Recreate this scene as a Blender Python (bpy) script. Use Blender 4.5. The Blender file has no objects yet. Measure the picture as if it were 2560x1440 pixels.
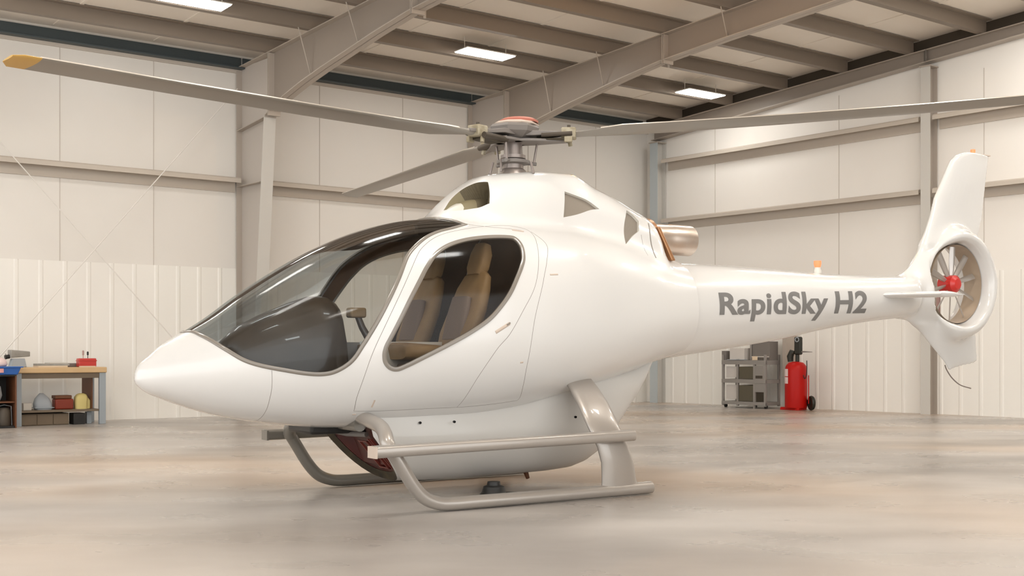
import bpy, bmesh, math, random
import numpy as np
from math import sin, cos, pi, radians, atan2, sqrt
from mathutils import Vector, Matrix
from mathutils.geometry import delaunay_2d_cdt

sc = bpy.context.scene
col = sc.collection
random.seed(4)

# ------------------------------------------------------------------ camera
cam_d = bpy.data.cameras.new('camera')
cam = bpy.data.objects.new('camera', cam_d)
col.objects.link(cam)
cam.location = (0, 0, 1.03)
cam.rotation_euler = (pi / 2, 0, 0)
cam_d.sensor_width = 36
cam_d.lens = 2950 / 2560 * 36
cam_d.shift_y = 160 / 2560
cam_d.clip_end = 200
sc.camera = cam

# ------------------------------------------------------------------ sky, exposure
world = bpy.data.worlds.new('world')
sc.world = world
world.use_nodes = True
bg = world.node_tree.nodes['Background']
bg.inputs[0].default_value = (1.0, 1.0, .99, 1)
bg.inputs[1].default_value = 2.7
sc.view_settings.view_transform = 'Standard'
sc.view_settings.look = 'None'
sc.view_settings.gamma = 1
sc.view_settings.use_curve_mapping = False
sc.view_settings.exposure = -0.17
LAMP = 36.0           # radiance of the ceiling panels


# ------------------------------------------------------------------ materials
def mat(name, color, rough=.5, metal=0., coat=0., noise=None, bump=None, spec=.5, emit=None):
    m = bpy.data.materials.new(name)
    m.use_nodes = True
    nt = m.node_tree
    b = nt.nodes['Principled BSDF']
    b.inputs['Base Color'].default_value = (*color, 1)
    b.inputs['Roughness'].default_value = rough
    b.inputs['Metallic'].default_value = metal
    b.inputs['Coat Weight'].default_value = coat
    b.inputs['Coat Roughness'].default_value = .04
    b.inputs['Specular IOR Level'].default_value = spec
    if emit:
        b.inputs['Emission Color'].default_value = (*emit[0], 1)
        b.inputs['Emission Strength'].default_value = emit[1]
    if noise:                       # (scale, second colour, amount)
        tc = nt.nodes.new('ShaderNodeTexCoord')
        n = nt.nodes.new('ShaderNodeTexNoise')
        n.inputs['Scale'].default_value = noise[0]
        n.inputs['Detail'].default_value = 5
        nt.links.new(tc.outputs['Object'], n.inputs['Vector'])
        r = nt.nodes.new('ShaderNodeValToRGB')
        r.color_ramp.elements[0].position = .5 - noise[2]
        r.color_ramp.elements[1].position = .5 + noise[2]
        r.color_ramp.elements[0].color = (*color, 1)
        r.color_ramp.elements[1].color = (*noise[1], 1)
        nt.links.new(n.outputs['Fac'], r.inputs[0])
        nt.links.new(r.outputs[0], b.inputs['Base Color'])
    if bump:                        # (scale, strength)
        tc = nt.nodes.new('ShaderNodeTexCoord')
        n = nt.nodes.new('ShaderNodeTexNoise')
        n.inputs['Scale'].default_value = bump[0]
        n.inputs['Detail'].default_value = 3
        nt.links.new(tc.outputs['Object'], n.inputs['Vector'])
        bp = nt.nodes.new('ShaderNodeBump')
        bp.inputs['Strength'].default_value = bump[1]
        bp.inputs['Distance'].default_value = .02
        nt.links.new(n.outputs['Fac'], bp.inputs['Height'])
        nt.links.new(bp.outputs[0], b.inputs['Normal'])
    return m


def glass_mat(name, tint, refl=1.0, ior=1.5):
    m = bpy.data.materials.new(name)
    m.use_nodes = True
    nt = m.node_tree
    nt.nodes.clear()
    out = nt.nodes.new('ShaderNodeOutputMaterial')
    mix = nt.nodes.new('ShaderNodeMixShader')
    tr = nt.nodes.new('ShaderNodeBsdfTransparent')
    tr.inputs[0].default_value = (*tint, 1)
    gl = nt.nodes.new('ShaderNodeBsdfGlossy')
    gl.inputs['Roughness'].default_value = .09
    gl.inputs['Color'].default_value = (1, 1, 1, 1)
    fr = nt.nodes.new('ShaderNodeFresnel')
    fr.inputs['IOR'].default_value = ior
    mu = nt.nodes.new('ShaderNodeMath')
    mu.operation = 'MULTIPLY'
    mu.inputs[1].default_value = refl
    mu.use_clamp = True
    nt.links.new(fr.outputs[0], mu.inputs[0])
    nt.links.new(mu.outputs[0], mix.inputs[0])
    nt.links.new(tr.outputs[0], mix.inputs[1])
    nt.links.new(gl.outputs[0], mix.inputs[2])
    nt.links.new(mix.outputs[0], out.inputs[0])
    return m


def mesh_grille_mat(name, c1, c2, scale):
    m = mat(name, c1, .6)
    nt = m.node_tree
    b = nt.nodes['Principled BSDF']
    tc = nt.nodes.new('ShaderNodeTexCoord')
    w = nt.nodes.new('ShaderNodeTexChecker')
    w.inputs['Scale'].default_value = scale
    w.inputs['Color1'].default_value = (*c1, 1)
    w.inputs['Color2'].default_value = (*c2, 1)
    nt.links.new(tc.outputs['Object'], w.inputs['Vector'])
    nt.links.new(w.outputs['Color'], b.inputs['Base Color'])
    return m


def floor_mat():
    m = mat('polished_concrete', (.5, .43, .36), .3)
    nt = m.node_tree
    b = nt.nodes['Principled BSDF']
    tc = nt.nodes.new('ShaderNodeTexCoord')

    def noise(scale, det, w, dist=0.):
        mp = nt.nodes.new('ShaderNodeMapping')
        mp.inputs['Location'].default_value = (w, w * 2, 0)
        mp.inputs['Scale'].default_value = (.55, 1, 1)
        n = nt.nodes.new('ShaderNodeTexNoise')
        n.inputs['Scale'].default_value = scale
        n.inputs['Detail'].default_value = det
        n.inputs['Roughness'].default_value = .5
        n.inputs['Distortion'].default_value = dist
        nt.links.new(tc.outputs['Object'], mp.inputs[0])
        nt.links.new(mp.outputs[0], n.inputs['Vector'])
        return n.outputs['Fac']

    def ramp(src, stops):
        r = nt.nodes.new('ShaderNodeValToRGB')
        r.color_ramp.interpolation = 'B_SPLINE'
        while len(r.color_ramp.elements) < len(stops):
            r.color_ramp.elements.new(.5)
        for e, (p, c) in zip(r.color_ramp.elements, stops):
            e.position = p
            e.color = (*c, 1)
        nt.links.new(src, r.inputs[0])
        return r.outputs[0]

    def mixc(a, bb, fac, mode='MIX'):
        x = nt.nodes.new('ShaderNodeMix')
        x.data_type = 'RGBA'
        x.blend_type = mode
        if isinstance(fac, float):
            x.inputs[0].default_value = fac
        else:
            nt.links.new(fac, x.inputs[0])
        nt.links.new(a, x.inputs[6])
        nt.links.new(bb, x.inputs[7])
        return x.outputs[2]
    c1 = ramp(noise(.5, 2.5, 3.1, .1), [(.33, (.20, .17, .145)), (.46, (.38, .34, .30)), (.56, (.66, .61, .56)), (.68, (.34, .31, .285))])
    c2 = ramp(noise(.3, 2, 17.3, .1), [(.38, (.56, .39, .25)), (.48, (.46, .405, .355)), (.60, (.41, .395, .385))])
    c = mixc(c1, c2, .45)
    c3 = ramp(noise(2.2, 2.5, 40.2), [(.3, (.86, .86, .86)), (.6, (1, 1, 1))])
    c = mixc(c, c3, .5, 'MULTIPLY')
    nt.links.new(c, b.inputs['Base Color'])
    rr = ramp(noise(1.6, 4, 8.8), [(.35, (.22, .22, .22)), (.7, (.42, .42, .42))])
    nt.links.new(rr, b.inputs['Roughness'])
    return m


def wall_mat(name, color, warm):
    return mat(name, color, .42, noise=(.55, warm, .22))


M = {}
M['white'] = mat('white_gloss_paint', (.745, .74, .725), .25, coat=.8)
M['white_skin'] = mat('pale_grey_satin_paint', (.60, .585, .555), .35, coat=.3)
M['lining'] = mat('cabin_lining', (.075, .045, .028), .7, noise=(3, (.15, .085, .05), .2))
M['seal'] = mat('window_rubber', (.23, .205, .175), .28, coat=.5)
M['gap'] = mat('panel_gap', (.22, .20, .18), .7)
M['glass'] = glass_mat('tinted_acrylic', (.72, .76, .78), .42, 1.42)
M['glass_dark'] = glass_mat('door_acrylic', (.72, .70, .66), .5, 1.45)
M['tan'] = mat('tan_leather', (.38, .25, .125), .5, noise=(9, (.30, .19, .09), .2))
M['brown_leather'] = mat('mauve_brown_fabric', (.24, .18, .15), .7)
M['dash'] = mat('instrument_hood', (.060, .042, .030), .35, coat=.4, noise=(2.5, (.11, .075, .05), .25))
M['dark'] = mat('black_plastic', (.012, .011, .01), .45)
M['grille'] = mesh_grille_mat('grille_mesh', (.29, .25, .205), (.24, .205, .165), 160)
M['grille_dark'] = mesh_grille_mat('intake_mesh', (.14, .115, .07), (.10, .08, .045), 160)
M['scoop'] = mat('scoop_paint', (.72, .70, .64), .35, coat=.4)
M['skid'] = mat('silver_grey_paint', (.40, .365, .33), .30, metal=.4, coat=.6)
M['skid_dark'] = mat('skid_grey_black', (.20, .185, .16), .35, metal=.2, coat=.3)
M['steel'] = mat('brushed_exhaust_steel', (.72, .65, .59), .3, metal=.9, noise=(3, (.60, .46, .36), .15))
M['copper'] = mat('heat_tinted_copper', (.46, .24, .12), .35, metal=.7)
M['rotor'] = mat('grey_blade_paint', (.27, .245, .21), .38, coat=.2)
M['rotor_edge'] = mat('leading_edge_strip', (.62, .57, .50), .3, metal=.5)
M['yellow'] = mat('yellow_tip_paint', (.62, .38, .10), .45)
M['hub_cream'] = mat('hub_cream_metal', (.42, .375, .28), .5, metal=.2, noise=(14, (.25, .21, .13), .12))
M['hub_grey'] = mat('hub_grey_composite', (.19, .17, .155), .45)
M['hub_dark'] = mat('hub_dark_metal', (.07, .055, .04), .5, metal=.3)
M['mast'] = mat('mast_steel', (.28, .24, .22), .35, metal=.5)
M['red_cap'] = mat('hub_cap_red', (.50, .17, .12), .5)
M['red'] = mat('signal_red', (.50, .012, .008), .35, coat=.3)
M['red_fan'] = mat('fan_hub_red', (.60, .02, .015), .35, coat=.4)
M['fan_blade'] = mat('fan_blade_metal', (.52, .49, .46), .3, metal=.6)
M['fan_back'] = mat('duct_inner', (.38, .30, .22), .45)
M['stator'] = mat('stator_rose_grey', (.42, .27, .24), .5)
M['letters'] = mat('grey_lettering', (.20, .195, .19), .5)
M['orange'] = mat('amber_beacon', (.90, .28, .12), .3, emit=((1, .3, .12), .5))
M['wine'] = mat('dark_red_bulkhead', (.085, .010, .006), .35, noise=(3, (.05, .006, .004), .2))
M['wine_light'] = mat('dull_red_frame', (.17, .035, .025), .4)
M['olive'] = mat('dark_olive_frame', (.060, .044, .018), .6, noise=(14, (.02, .013, .006), .2))
M['beige_trim'] = mat('beige_sticker', (.60, .50, .42), .5)
M['rafter'] = mat('taupe_primer_steel', (.30, .255, .215), .45)
M['flange'] = mat('pale_primer_steel', (.44, .385, .33), .42)
M['purlin'] = mat('purlin_steel', (.25, .205, .165), .42, bump=(2, .1))
M['strut_blue'] = mat('dark_slate_steel', (.055, .072, .078), .45)
M['girt'] = mat('girt_steel', (.56, .50, .43), .4)
M['col_light'] = mat('column_pale_steel', (.60, .58, .54), .4)
M['col_blue'] = mat('column_blue_grey_steel', (.47, .52, .54), .4)
M['wall_up'] = wall_mat('wall_vinyl_liner', (.82, .79, .74), (.79, .755, .705))
M['wall_gable'] = wall_mat('gable_liner_brightened', (.90, .87, .82), (.87, .835, .785))  # side wall liner made lighter, standing in for stronger light here
M['duct_shade'] = mat('intake_duct_shade', (.26, .22, .13), .5)  # olive tone paints in the shade inside the intake
M['glass_roof'] = glass_mat('dark_roof_acrylic', (.22, .17, .13), 1.0, 1.5)
M['col_web'] = mat('column_web_steel', (.50, .455, .41), .42)
M['wall_low'] = wall_mat('wall_ribbed_liner', (.90, .885, .83), (.88, .85, .80))
M['roof'] = mat('roof_insulation', (.92, .86, .78), .5, noise=(.8, (.88, .81, .72), .2), bump=(.8, .25))
M['seam'] = mat('liner_seam', (.60, .55, .495), .6)
M['floor'] = floor_mat()
M['lamp'] = mat('lamp_diffuser', (.9, .9, .9), .5, emit=((1.0, .97, .92), LAMP))
M['fill_glow'] = mat('fill_glow_diffuser', (.9, .9, .9), .5, emit=((1.0, .95, .87), 22))  # top glow of the added pendants, fill for the roof
M['lamp_frame'] = mat('lamp_frame', (.75, .72, .66), .4)
M['wood'] = mat('pale_plywood', (.66, .46, .25), .5, noise=(3, (.58, .39, .20), .25))
M['bench_leg'] = mat('bench_leg_grey', (.34, .38, .41), .4, metal=.2)
M['bench_dark'] = mat('bench_shelf_brown', (.16, .12, .08), .6)
M['toolbox'] = mat('toolbox_red', (.52, .035, .025), .4, coat=.3)
M['blue'] = mat('blue_plastic', (.03, .13, .45), .4)
M['pink'] = mat('pink_label', (.75, .35, .33), .5)
M['grey_box'] = mat('grey_metal_box', (.26, .245, .215), .5, noise=(8, (.36, .34, .31), .2))
M['paper'] = mat('paper_stack', (.72, .58, .42), .7)
M['cloth_grey'] = mat('pale_grey_canvas', (.36, .39, .42), .6)
M['cream_box'] = mat('cream_carton', (.62, .58, .52), .6)
M['rust_box'] = mat('rust_red_case', (.22, .028, .01), .5)
M['yellow_sack'] = mat('yellow_sack', (.66, .55, .22), .7)
M['drawer'] = mat('drawer_brown', (.17, .125, .08), .6)
M['cab_black'] = mat('cabinet_black', (.008, .007, .006), .5)
M['cab_brown'] = mat('cabinet_brown_wood', (.14, .05, .018), .55)
M['cart'] = mat('cart_grey_steel', (.30, .28, .26), .4, metal=.3)
M['cart_dark'] = mat('cart_dark_bin', (.10, .085, .055), .5)
M['cart_light'] = mat('cart_pale_panel', (.62, .58, .54), .5)
M['ext_red'] = mat('extinguisher_red', (.46, .006, .003), .4, spec=.25)
M['ext_black'] = mat('extinguisher_black', (.018, .018, .012), .5)
M['label'] = mat('label_pink_white', (.78, .62, .60), .5)


# ------------------------------------------------------------------ mesh helpers
class MB:
    """collects verts and faces, then links them as ONE mesh object"""
    def __init__(s):
        s.v = []
        s.f = []

    def add(s, v, f):
        o = len(s.v)
        s.v += [tuple(map(float, p)) for p in v]
        s.f += [tuple(i + o for i in q) for q in f]
        return s

    def box(s, lo, hi, mtx=None):
        v = [(x, y, z) for x in (lo[0], hi[0]) for y in (lo[1], hi[1]) for z in (lo[2], hi[2])]
        if mtx is not None:
            v = [tuple(mtx @ Vector(p)) for p in v]
        return s.add(v, [(0, 1, 3, 2), (4, 6, 7, 5), (0, 4, 5, 1), (2, 3, 7, 6), (0, 2, 6, 4), (1, 5, 7, 3)])

    def loft(s, rings, caps=True, closed=True):
        n = len(rings[0])
        v = [p for r in rings for p in r]
        f = []
        for i in range(len(rings) - 1):
            for j in range(n if closed else n - 1):
                k = (j + 1) % n
                f.append((i * n + j, i * n + k, (i + 1) * n + k, (i + 1) * n + j))
        if caps:
            f.append(tuple(range(n - 1, -1, -1)))
            f.append(tuple((len(rings) - 1) * n + j for j in range(n)))
        return s.add(v, f)

    def tube(s, path, r, seg=14, flat=None, caps=True):
        path = [Vector(p) for p in path]
        rs = r if isinstance(r, (list, tuple)) else [r] * len(path)
        rings = []
        up = None
        for i, p in enumerate(path):
            t = (path[min(i + 1, len(path) - 1)] - path[max(i - 1, 0)]).normalized()
            if up is None:
                up = Vector((0, 0, 1)) if abs(t.z) < .9 else Vector((0, 1, 0))
            a = t.cross(up)
            if a.length < 1e-4:
                a = t.orthogonal()
            a.normalize()
            b = a.cross(t).normalized()
            up = b
            fa, fb = (flat if flat else (1, 1))
            rings.append([p + a * (cos(q) * rs[i] * fa) + b * (sin(q) * rs[i] * fb) for q in [2 * pi * k / seg for k in range(seg)]])
        return s.loft(rings, caps)

    def cyl(s, p0, p1, r0, r1=None, seg=24):
        return s.tube([p0, p1], [r0, r0 if r1 is None else r1], seg)

    def lathe(s, prof, center, axis='z', seg=48, closed=False):
        rings = []
        for k in range(seg):
            a = 2 * pi * k / seg
            ring = []
            for r, h in prof:
                if axis == 'z':
                    p = (center[0] + r * cos(a), center[1] + r * sin(a), center[2] + h)
                elif axis == 'y':
                    p = (center[0] + r * cos(a), center[1] + h, center[2] + r * sin(a))
                else:
                    p = (center[0] + h, center[1] + r * cos(a), center[2] + r * sin(a))
                ring.append(p)
            rings.append(ring)
        n = len(prof)
        v = [p for r in rings for p in r]
        f = []
        for i in range(seg):
            i2 = (i + 1) % seg
            for j in range(n if closed else n - 1):
                k = (j + 1) % n
                f.append((i * n + j, i2 * n + j, i2 * n + k, i * n + k))
        return s.add(v, f)

    def build(s, name, m, parent=None, smooth=None, bevel=None, sub=0, merge=True, fixn=True):
        me = bpy.data.meshes.new(name)
        me.from_pydata(s.v, [], s.f)
        bm = bmesh.new()
        bm.from_mesh(me)
        if merge:
            bmesh.ops.remove_doubles(bm, verts=bm.verts, dist=1e-5)
        if fixn:
            bmesh.ops.recalc_face_normals(bm, faces=bm.faces)
        bm.to_mesh(me)
        bm.free()
        for mm in (m if isinstance(m, (list, tuple)) else [m]):
            me.materials.append(mm)
        o = bpy.data.objects.new(name, me)
        col.objects.link(o)
        if parent:
            o.parent = parent
        if smooth is not None:
            me.polygons.foreach_set('use_smooth', [True] * len(me.polygons))
            if smooth < 180:
                me.set_sharp_from_angle(angle=radians(smooth))
        if bevel:
            b = o.modifiers.new('bevel', 'BEVEL')
            b.width = bevel
            b.segments = 3
            b.limit_method = 'ANGLE'
            b.angle_limit = radians(40)
            me.polygons.foreach_set('use_smooth', [True] * len(me.polygons))
            me.set_sharp_from_angle(angle=radians(50))
        if sub:
            b = o.modifiers.new('sub', 'SUBSURF')
            b.levels = b.render_levels = sub
        return o


def tag(o, label=None, cat=None, group=None, kind=None):
    if label:
        o['label'] = label
    if cat:
        o['category'] = cat
    if group:
        o['group'] = group
    if kind:
        o['kind'] = kind
    return o


def thing(name, label, cat, loc=(0, 0, 0), rz=0., group=None):
    o = bpy.data.objects.new(name, None)
    o.empty_display_size = .2
    col.objects.link(o)
    o.location = loc
    o.rotation_euler = (0, 0, rz)
    return tag(o, label, cat, group)


def copy_tree(o, parent=None):
    c = o.copy()
    col.objects.link(c)
    c.parent = parent
    for ch in list(o.children):
        copy_tree(ch, c)
    return c


def pchip(x, y, q):
    x = np.asarray(x, float)
    y = np.asarray(y, float)
    q = np.asarray(q, float)
    h = np.diff(x)
    d = np.diff(y) / h
    m = np.zeros_like(y)
    for i in range(1, len(x) - 1):
        if d[i - 1] * d[i] > 0:
            w1 = 2 * h[i] + h[i - 1]
            w2 = h[i] + 2 * h[i - 1]
            m[i] = (w1 + w2) / (w1 / d[i - 1] + w2 / d[i])
    m[0] = d[0]
    m[-1] = d[-1]
    i = np.clip(np.searchsorted(x, q) - 1, 0, len(x) - 2)
    t = (q - x[i]) / h[i]
    t2 = t * t
    t3 = t2 * t
    return y[i] * (2 * t3 - 3 * t2 + 1) + h[i] * m[i] * (t3 - 2 * t2 + t) + y[i + 1] * (3 * t2 - 2 * t3) + h[i] * m[i + 1] * (t3 - t2)


def pc(x, y, q):
    return float(pchip(x, y, [q])[0])


def catmull(pts, n=8, closed=False):
    pts = [np.array(p, float) for p in pts]
    out = []
    N = len(pts)
    for i in range(N if closed else N - 1):
        if closed:
            p0, p1, p2, p3 = pts[i - 1], pts[i], pts[(i + 1) % N], pts[(i + 2) % N]
        else:
            p1, p2 = pts[i], pts[i + 1]
            p0 = pts[i - 1] if i > 0 else 2 * p1 - p2
            p3 = pts[i + 2] if i + 2 < N else 2 * p2 - p1
        for k in range(n):
            t = k / n
            out.append(.5 * ((2 * p1) + (-p0 + p2) * t + (2 * p0 - 5 * p1 + 4 * p2 - p3) * t * t + (-p0 + 3 * p1 - 3 * p2 + p3) * t ** 3))
    if not closed:
        out.append(pts[-1])
    return out


# ------------------------------------------------------------------ the building
# a = metres along the side wall from the far corner, b = metres along the gable wall from that corner
CN = Vector((2.81, 24.5))
EL = Vector((.805, .593)).normalized()
ER = Vector((.655, -.756)).normalized()
ANG_L = atan2(EL.y, EL.x)
ANG_R = atan2(ER.y, ER.x)
AMAX, BMAX, RIDGE = 24.0, 22.0, 11.0


def R(a, b, z):
    p = CN - EL * a + ER * b
    return (p.x, p.y, z)


def zpur(b):            # underside of the purlins
    return 5.63 + .065 * (b if b < RIDGE else 2 * RIDGE - b)


def zroof(b):
    return zpur(b) + .21


def strip(mb, path, a0, a1, axis='a'):
    """prism: closed section 'path' of (other, z), swept along a (or b)"""
    if axis == 'a':
        r0 = [R(a0, q, z) for q, z in path]
        r1 = [R(a1, q, z) for q, z in path]
    else:
        r0 = [R(q, a0, z) for q, z in path]
        r1 = [R(q, a1, z) for q, z in path]
    return mb.loft([r0, r1])


# floor
mb = MB()
mb.add([R(-.05, -.05, 0), R(AMAX + 6, -.05, 0), R(AMAX + 6, BMAX + 4, 0), R(-.05, BMAX + 4, 0)], [(0, 1, 2, 3)])
tag(mb.build('floor', M['floor'], merge=False), kind='structure')
# ceiling
mb = MB()
for b0, b1 in ((-.1, RIDGE), (RIDGE, BMAX)):
    strip(mb, [(b0, zroof(b0)), (b1, zroof(b1)), (b1, zroof(b1) + .08), (b0, zroof(b0) + .08)], -.1, AMAX)
ceil = tag(mb.build('ceiling', M['roof']), kind='structure')
mb = MB()
for a in (1.5, 3.0, 5.9, 7.4, 10.4, 11.9, 14.9, 16.4):       # taped joints of the roof insulation
    mb.loft([[R(a, .1, zroof(.1) - .01), R(a + .05, .1, zroof(.1) - .01), R(a + .05, .1, zroof(.1) + .02), R(a, .1, zroof(.1) + .02)],
                 [R(a, RIDGE, zroof(RIDGE) - .01), R(a + .05, RIDGE, zroof(RIDGE) - .01), R(a + .05, RIDGE, zroof(RIDGE) + .02), R(a, RIDGE, zroof(RIDGE) + .02)]])
mb.build('insulation_joint', M['roof'], ceil)


def ribbed(mb, fn, u0, u1, z0, z1, pitch=.345, depth=.013):
    """ribbed metal liner: flat pans with small raised ribs, fn(u, offset, z)"""
    prof = []
    u = u0
    while u < u1:
        prof += [(u, depth), (u + .035, depth), (u + .055, .004), (min(u + pitch - .02, u1), .004)]
        u += pitch
    prof = [p for p in prof if p[0] <= u1 + 1e-6]
    n = len(prof)
    v = [fn(u, d, z0) for u, d in prof] + [fn(u, d, z1) for u, d in prof] + [fn(u, -.01, z1) for u, d in prof]
    f = [(i, i + 1, n + i + 1, n + i) for i in range(n - 1)] + [(n + i, n + i + 1, 2 * n + i + 1, 2 * n + i) for i in range(n - 1)]
    mb.add(v, f)


# left (eave) wall
mb = MB()
strip(mb, [(-.12, 0), (0, 0), (0, 5.84), (-.12, 5.84)], -.12, AMAX)
wl = tag(mb.build('wall_left', M['wall_up']), kind='structure')
mb = MB()
ribbed(mb, lambda u, d, z: R(u, .015 + d, z), 0, AMAX, 0, 2.38)
mb.build('ribbed_liner', M['wall_low'], wl, merge=False)
mb = MB()
for a in (1.4, 3.1, 5.9, 7.54, 10.4, 11.81, 13.2):
    strip(mb, [(0, 2.38), (.006, 2.38), (.006, 5.6), (0, 5.6)], a, a + .012)
mb.build('panel_joint', M['seam'], wl)
# gable wall
mb = MB()
mb.loft([[R(0, b, 0), R(-.12, b, 0), R(-.12, b, zroof(b)), R(0, b, zroof(b))] for b in (0, 2, 4, 6, 8, RIDGE, 14, 18, BMAX)])
wr = tag(mb.build('wall_right', M['wall_gable']), kind='structure')
mb = MB()
ribbed(mb, lambda u, d, z: R(.015 + d, u, z), 0, BMAX, 0, 2.33)
mb.build('ribbed_liner', M['wall_low'], wr, merge=False)
mb = MB()
for b in (1.79, 4.6, 7.3, 9.9):
    mb.loft([[R(0, b, 2.33), R(.006, b, 2.33), R(.006, b + .012, 2.33), R(0, b + .012, 2.33)],
             [R(0, b, 5.6), R(.006, b, 5.6), R(.006, b + .012, 5.6), R(0, b + .012, 5.6)]])
mb.build('panel_joint', M['seam'], wr)
# wall behind the camera, low piers beside the open hangar doorway
mb = MB()
strip(mb, [(BMAX, 0), (BMAX + .12, 0), (BMAX + .12, 5.84), (BMAX, 5.84)], 0, 8)
tag(mb.build('wall_back', M['wall_up']), kind='structure')


# portal frames: tapered column + tapered rafter
def frame_ab(a, tp, label_c, label_r, cat='steel frame'):
    w = .10       # half flange width
    c = thing('steel_column', label_c, 'column', R(a, 0, 0), ANG_L, 'portal frame columns along the side wall')
    r = thing('roof_rafter', label_r, 'rafter', R(a, 0, 5), ANG_L, 'portal frame rafters')
    inv_c = Matrix.LocRotScale(c.location, c.rotation_euler, None).inverted()
    inv_r = Matrix.LocRotScale(r.location, r.rotation_euler, None).inverted()

    def bld(lst, name, m, par, inv, bev=None):
        mb = MB()
        for rings in lst:
            mb.loft([[tuple(inv @ Vector(p)) for p in ring] for ring in rings])
        return mb.build(name, m, par, bevel=bev)
    d0, d1, zc = .50, .93, 4.72
    # column: web, wall flange, room flange
    bld([[[R(a - .006, .03, z), R(a + .006, .03, z), R(a + .006, d, z), R(a - .006, d, z)] for z, d in ((0, d0), (zc, d1))],
         [[R(a - .006, .03, z), R(a + .006, .03, z), R(a + .006, 1.0, z), R(a - .006, 1.0, z)] for z in (zc, zpur(.5) - .02)]], 'web', M['col_web'], c, inv_c)
    bld([[[R(a - w, .03, z), R(a + w, .03, z), R(a + w, .045, z), R(a - w, .045, z)] for z in (0, 5.58)]], 'flange', M['flange'], c, inv_c)
    bld([[[R(a - w, d, z), R(a + w, d, z), R(a + w, d + .014, z), R(a - w, d + .014, z)] for z, d in ((0, d0), (zc, d1))]], 'flange', M['col_light'], c, inv_c)
    bld([[[R(a - w, .045, z), R(a + w, .045, z), R(a + w, .045, z + .012), R(a - w, .045, z + .012)],
          [R(a - w, d1 + .02, z + .1), R(a + w, d1 + .02, z + .1), R(a + w, d1 + .02, z + .112), R(a - w, d1 + .02, z + .112)]] for z in (zc - .12,)] +
        [[[R(a - w, .045, z), R(a + w, .045, z), R(a + w, .045, z + .012), R(a - w, .045, z + .012)],
          [R(a - w, dd, z), R(a + w, dd, z), R(a + w, dd, z + .012), R(a - w, dd, z + .012)]] for z, dd in ((3.70, .8),)], 'stiffener', M['flange'], c, inv_c)
    # rafter
    B = [.95, 1.5, 3.46, 4.74, 7.5, RIDGE]
    zb = [4.72, 4.93, 5.32, 5.52, 5.72, 5.95]

    def low(b):
        return pc(B, zb, b)
    bs = [.95, 1.2, 1.5, 2, 2.6, 3.2, 3.9, 4.74, 6, 7.5, 9, RIDGE]

    def span(mirror):
        g = (lambda b: 2 * RIDGE - b) if mirror else (lambda b: b)
        web = [[R(a - .006, g(b), low(b)), R(a + .006, g(b), low(b)), R(a + .006, g(b), zpur(b) - .015), R(a - .006, g(b), zpur(b) - .015)] for b in bs]
        lo = [[R(a - w, g(b), low(b)), R(a + w, g(b), low(b)), R(a + w, g(b), low(b) + .014), R(a - w, g(b), low(b) + .014)] for b in bs]
        up = [[R(a - w, g(b), zpur(b) - .015), R(a + w, g(b), zpur(b) - .015), R(a + w, g(b), zpur(b) - .001), R(a - w, g(b), zpur(b) - .001)] for b in [0.05] + bs]
        return web, lo, up
    w1, l1, u1 = span(False)
    w2, l2, u2 = span(True)
    bld([w1, w2], 'web', M['rafter'], r, inv_r)
    bld([l1, l2], 'bottom_flange', M['flange'], r, inv_r)
    bld([u1, u2], 'top_flange', M['flange'], r, inv_r)
    # bolted splice plates (thin vertical plates at the field joint)
    for b in (1.04, 4.80):
        bld([[[R(a - w, b + q, low(b) - .05), R(a + w, b + q, low(b) - .05), R(a + w, b + q + .016, low(b) - .05), R(a - w, b + q + .016, low(b) - .05)],
              [R(a - w, b + q, zpur(b) - .02), R(a + w, b + q, zpur(b) - .02), R(a + w, b + q + .016, zpur(b) - .02), R(a - w, b + q + .016, zpur(b) - .02)]] for q in (0, .03)],
            'splice_plate', M['flange'], r, inv_r)
    # flange braces: slim angles from the purlins down to the bottom flange
    for b in (2.32, 3.59, 6.13):
        p0 = R(a + .30, b, zpur(b) + .01)
        p1 = R(a + .02, b - .12, low(b - .12) + .015)
        mb = MB().tube([tuple(inv_r @ Vector(p0)), tuple(inv_r @ Vector(p1))], .009, 6)
        mb.build('flange_brace', M['flange'], r)
        p0 = R(a - .30, b, zpur(b) + .01)
        p1 = R(a - .02, b - .12, low(b - .12) + .015)
        mb = MB().tube([tuple(inv_r @ Vector(p0)), tuple(inv_r @ Vector(p1))], .009, 6)
        mb.build('flange_brace', M['flange'], r)
    return c, r


frame_ab(8.96, 1, 'pale tapered steel column standing against the side wall behind the helicopter nose',
         'taupe tapered roof rafter rising from the column behind the windshield')
frame_ab(4.43, 1, 'steel column at the side wall half hidden behind the rotor mast',
         'taupe tapered roof rafter rising to the right from behind the rotor hub')

# gable wall: rafter, columns
gr = thing('gable_rafter', 'sloping taupe steel rafter along the top of the gable wall at right', 'rafter', R(0, 0, 5), 0)


def gz(b):
    return 5.33 + .078 * (b if b < RIDGE else 2 * RIDGE - b)


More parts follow.
